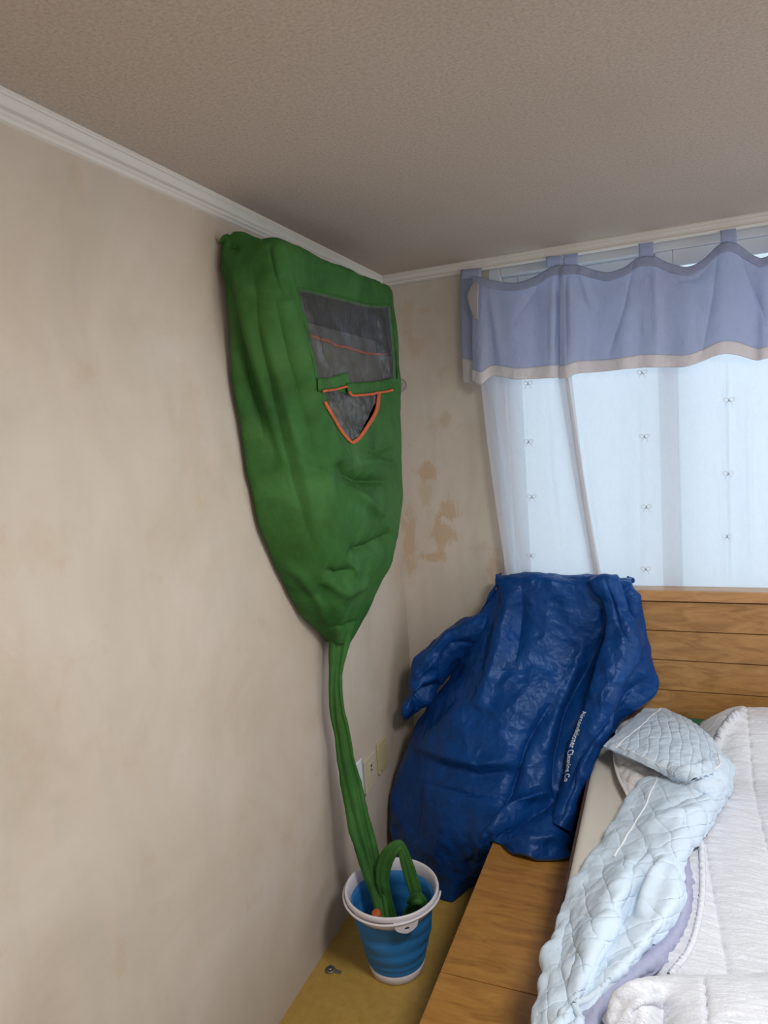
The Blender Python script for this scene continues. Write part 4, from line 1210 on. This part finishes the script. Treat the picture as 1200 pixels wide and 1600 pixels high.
# sleeve that sticks out on the left
ST = [(765, 955), (735, 963), (713, 975), (690, 992), (664, 1018), (645, 1042), (637, 1075), (629, 1112)]
SB = [(745, 1020), (725, 1030), (708, 1045), (695, 1062), (684, 1085), (672, 1100), (655, 1112), (634, 1128)]
SY = [-.16, -.17, -.18, -.20, -.22, -.25, -.27, -.28]
rows = []
for a, b, yv in zip(ST, SB, SY):
    a, b = np.array(a, float), np.array(b, float)
    rows.append([Y(yv+0.05, *(a+(2, 4))), Y(yv-0.005, *a), Y(yv-0.045, *(a+(b-a)*0.3)), Y(yv-0.035, *(a+(b-a)*0.62)), Y(yv+0.02, *b), Y(yv+0.06, *(b-(3, 6)))])
Gs = dense(rows, 130, 80); N = gnormals(Gs)
Gs = folds(Gs, N, [('r', 5, 0.014, [(735, 972), (700, 990), (665, 1030), (645, 1055)]), ('v', 6, 0.024, [(740, 1005), (705, 1008), (690, 1025), (686, 1062)]), ('v', 9, 0.055, [(692, 1072), (670, 1080), (654, 1093), (650, 1110)]), ('r', 5, 0.014, [(685, 1060), (662, 1068), (645, 1088)]), ('r', 4, 0.010, [(688, 1022), (668, 1045), (650, 1060)])])
Gs += N*(nfield(Gs, 8, 3, 21.0)*0.004+creases(Gs, 50, 0.005, 0.07, 9)+creases(Gs, 80, 0.003, 0.04, 91))[..., None]
Gs[..., 0] = np.maximum(Gs[..., 0], 0.012); Gs[..., 1] = np.minimum(Gs[..., 1], -0.012)
grid_obj('sleeve', Gs, m_blue, bb, thick=0.0015)

# printed words down the fold
m_print = mat('white_print', (0.78, 0.82, 0.88), 0.6)
tc_ = bpy.data.curves.new('lettering', 'FONT'); tc_.body = 'Airconditioner Cleaning Co'; tc_.size = 1.0; tc_.resolution_u = 2; tc_.offset = 0.012
to_ = bpy.data.objects.new('lettering_tmp', tc_); COL.objects.link(to_)
dg = bpy.context.evaluated_depsgraph_get()
tm = bpy.data.meshes.new_from_object(to_.evaluated_get(dg))
bpy.data.objects.remove(to_); bpy.data.curves.remove(tc_)
bm = bmesh.new(); bm.from_mesh(tm); bpy.data.meshes.remove(tm)
bmesh.ops.triangulate(bm, faces=bm.faces); bmesh.ops.subdivide_edges(bm, edges=[e for e in bm.edges if e.calc_length() > 0.4], cuts=1)
xm = max(v_.co.x for v_ in bm.verts)
Nf = gnormals(Gf)
def on_fold(tt, ss):
    a, b = tt*(Gf.shape[0]-1), ss*(Gf.shape[1]-1)
    i, j = int(min(a, Gf.shape[0]-2)), int(min(b, Gf.shape[1]-2))
    a -= i; b -= j
    w = ((1-a)*(1-b), (1-a)*b, a*(1-b), a*b)
    P = w[0]*Gf[i, j]+w[1]*Gf[i, j+1]+w[2]*Gf[i+1, j]+w[3]*Gf[i+1, j+1]
    return P+0.0025*Nf[i, j]
for v_ in bm.verts:
    s = v_.co.x/xm
    v_.co = Vector(on_fold(0.60+0.225*s, 0.235+0.02*s+(0.10+0.05*s)*v_.co.y))
bm_obj('printed_words', bm, m_print, bb, False)

# ------------------------------------------------------------------ wall fittings on the left wall, near the corner
m_ivory = mat('ivory_plastic', (0.56, 0.50, 0.36), 0.4)
m_ivory2 = mat('yellowed_plastic', (0.46, 0.40, 0.22), 0.4)
m_hole = mat('socket_hole_plastic', (0.03, 0.028, 0.025), 0.6)
def plate_obj(root, y0, y1, z0, z1, m, d=0.012):
    bm = bmesh.new(); box(bm, 0.0, d, y0, y1, z0, z1, 0.003, 2); bm_obj('cover_plate', bm, m, root)
ya, yb = X(0, 568, 1225)[1], X(0, 583, 1200)[1]
zc = (X(0, 576, 1176)[2]+X(0, 576, 1236)[2])/2
o1 = empty('wall_socket', (0.0, (ya+yb)/2, zc), 'ivory wall socket plate low on the left wall between paper and yellowed plate', 'socket')
plate_obj(o1, ya, yb, zc-0.063, zc+0.063, m_ivory)
bm = bmesh.new(); ym = (ya+yb)/2
box(bm, 0.012, 0.015, ym-0.022, ym+0.022, zc-0.045, zc+0.045, 0.0015, 1); bm_obj('socket_insert', bm, m_ivory, o1)
bm = bmesh.new()
for dz in (0.012, 0.028): box(bm, 0.0148, 0.0158, ym-0.004, ym+0.006, zc+dz-0.004, zc+dz+0.004, 0.001, 1)
bm_obj('pin_holes', bm, m_hole, o1)
ya2, yb2 = X(0, 588, 1183)[1], X(0, 600, 1165)[1]
zc2 = (X(0, 595, 1153)[2]+X(0, 595, 1206)[2])/2
o2 = empty('wall_plate', (0.0, (ya2+yb2)/2, zc2), 'yellowed blank wall plate nearest the blue bag on the left wall', 'wall plate')
plate_obj(o2, ya2, yb2, zc2-0.06, zc2+0.06, m_ivory2)
bm = bmesh.new(); box(bm, 0.012, 0.0145, ya2+0.012, yb2-0.012, zc2-0.045, zc2+0.045, 0.001, 1); bm_obj('plate_insert', bm, m_ivory2, o2)
m_paper = mat('white_paper', (0.70, 0.70, 0.76), 0.8)
yp0, yp1 = X(0, 541, 1250)[1], X(0, 566, 1215)[1]
zt, zb_ = X(0, 565, 1181)[2], X(0, 567, 1246)[2]
pp = empty('paper_note', (0.0, (yp0+yp1)/2, (zt+zb_)/2), 'white paper note taped to the left wall behind the green hose', 'paper')
pg = dense([[np.array([0.004, yp0, zt]), np.array([0.003, (yp0+yp1)/2, zt]), np.array([0.005, yp1, zt])], [np.array([0.003, yp0, zb_]), np.array([0.005, (yp0+yp1)/2, zb_-0.002]), np.array([0.006, yp1, zb_])]], 12, 12)
grid_obj('paper_sheet', pg, m_paper, pp, thick=0.0006)
m_tape = mat('clear_tape', (0.80, 0.80, 0.84), 0.25)
bm = bmesh.new(); box(bm, 0.0055, 0.0062, yp0+0.062, yp0+0.082, zt-0.035, zt+0.004); bm_obj('tape', bm, m_tape, pp)
bm = bmesh.new(); box(bm, 0.0055, 0.0062, yp0+0.068, yp0+0.076, zt-0.082, zt-0.068); bm_obj('printed_mark', bm, m_hole, pp)

# round grey stuck-on disc on the back wall
m_disc = mat('grey_translucent_plastic', (0.42, 0.40, 0.40), 0.4)
dc = Y(0.0, 628, 602)
dd = empty('adhesive_hook', (dc[0], 0.0, dc[2]), 'round grey adhesive hook pad on the back wall beside the green cover', 'hook')
bm = bmesh.new(); lathe(bm, [(0.019, 0.0), (0.0245, 0.0), (0.0255, 0.003), (0.023, 0.005), (0.019, 0.003)], 0, 0, 40, closed=True)
for v_ in bm.verts: v_.co = Vector((dc[0]+v_.co.x, -v_.co.z, dc[2]+v_.co.y*1.05))
bm_obj('pad_ring', bm, m_disc, dd, True)
bm = bmesh.new()
for k in range(3):
    a = k*math.pi/3+0.3; c_, s_ = math.cos(a), math.sin(a)
    tube(bm, [(dc[0]-0.013*c_, -0.0015, dc[2]-0.013*s_), (dc[0]+0.013*c_, -0.0015, dc[2]+0.013*s_)], 0.0022, 8)
bm_obj('pad_spokes', bm, m_disc, dd, True)

# round floor fitting by the wall
m_met = mat('grey_metal', (0.22, 0.22, 0.20), 0.4, 0.7)
fc = Z(0.0, 516, 1516)
ff = empty('floor_stud', (fc[0], fc[1], 0.0), 'small round grey metal stud with cross slot and tab on the yellow floor', 'stud')
bm = bmesh.new(); lathe(bm, [(0, 0), (0.016, 0), (0.017, 0.003), (0.013, 0.008), (0.012, 0.005), (0.0, 0.005)], fc[0], fc[1], 36); bm_obj('stud_ring', bm, m_met, ff, True)
bm = bmesh.new(); lathe(bm, [(0, 0.0045), (0.009, 0.0045), (0.008, 0.009), (0.0, 0.010)], fc[0], fc[1], 30); bm_obj('screw_head', bm, m_met, ff, True)
bm = bmesh.new(); box(bm, fc[0]-0.007, fc[0]+0.007, fc[1]-0.0012, fc[1]+0.0012, 0.009, 0.0106); box(bm, fc[0]-0.0012, fc[0]+0.0012, fc[1]-0.007, fc[1]+0.007, 0.009, 0.0106); bm_obj('cross_slot', bm, m_hole, ff)
tb = Z(0.0, 529, 1522)
bm = bmesh.new(); box(bm, fc[0]+0.012, tb[0]+0.006, fc[1]-0.006, fc[1]+0.006, 0.0, 0.004, 0.0015, 2); bm_obj('tab', bm, m_met, ff)
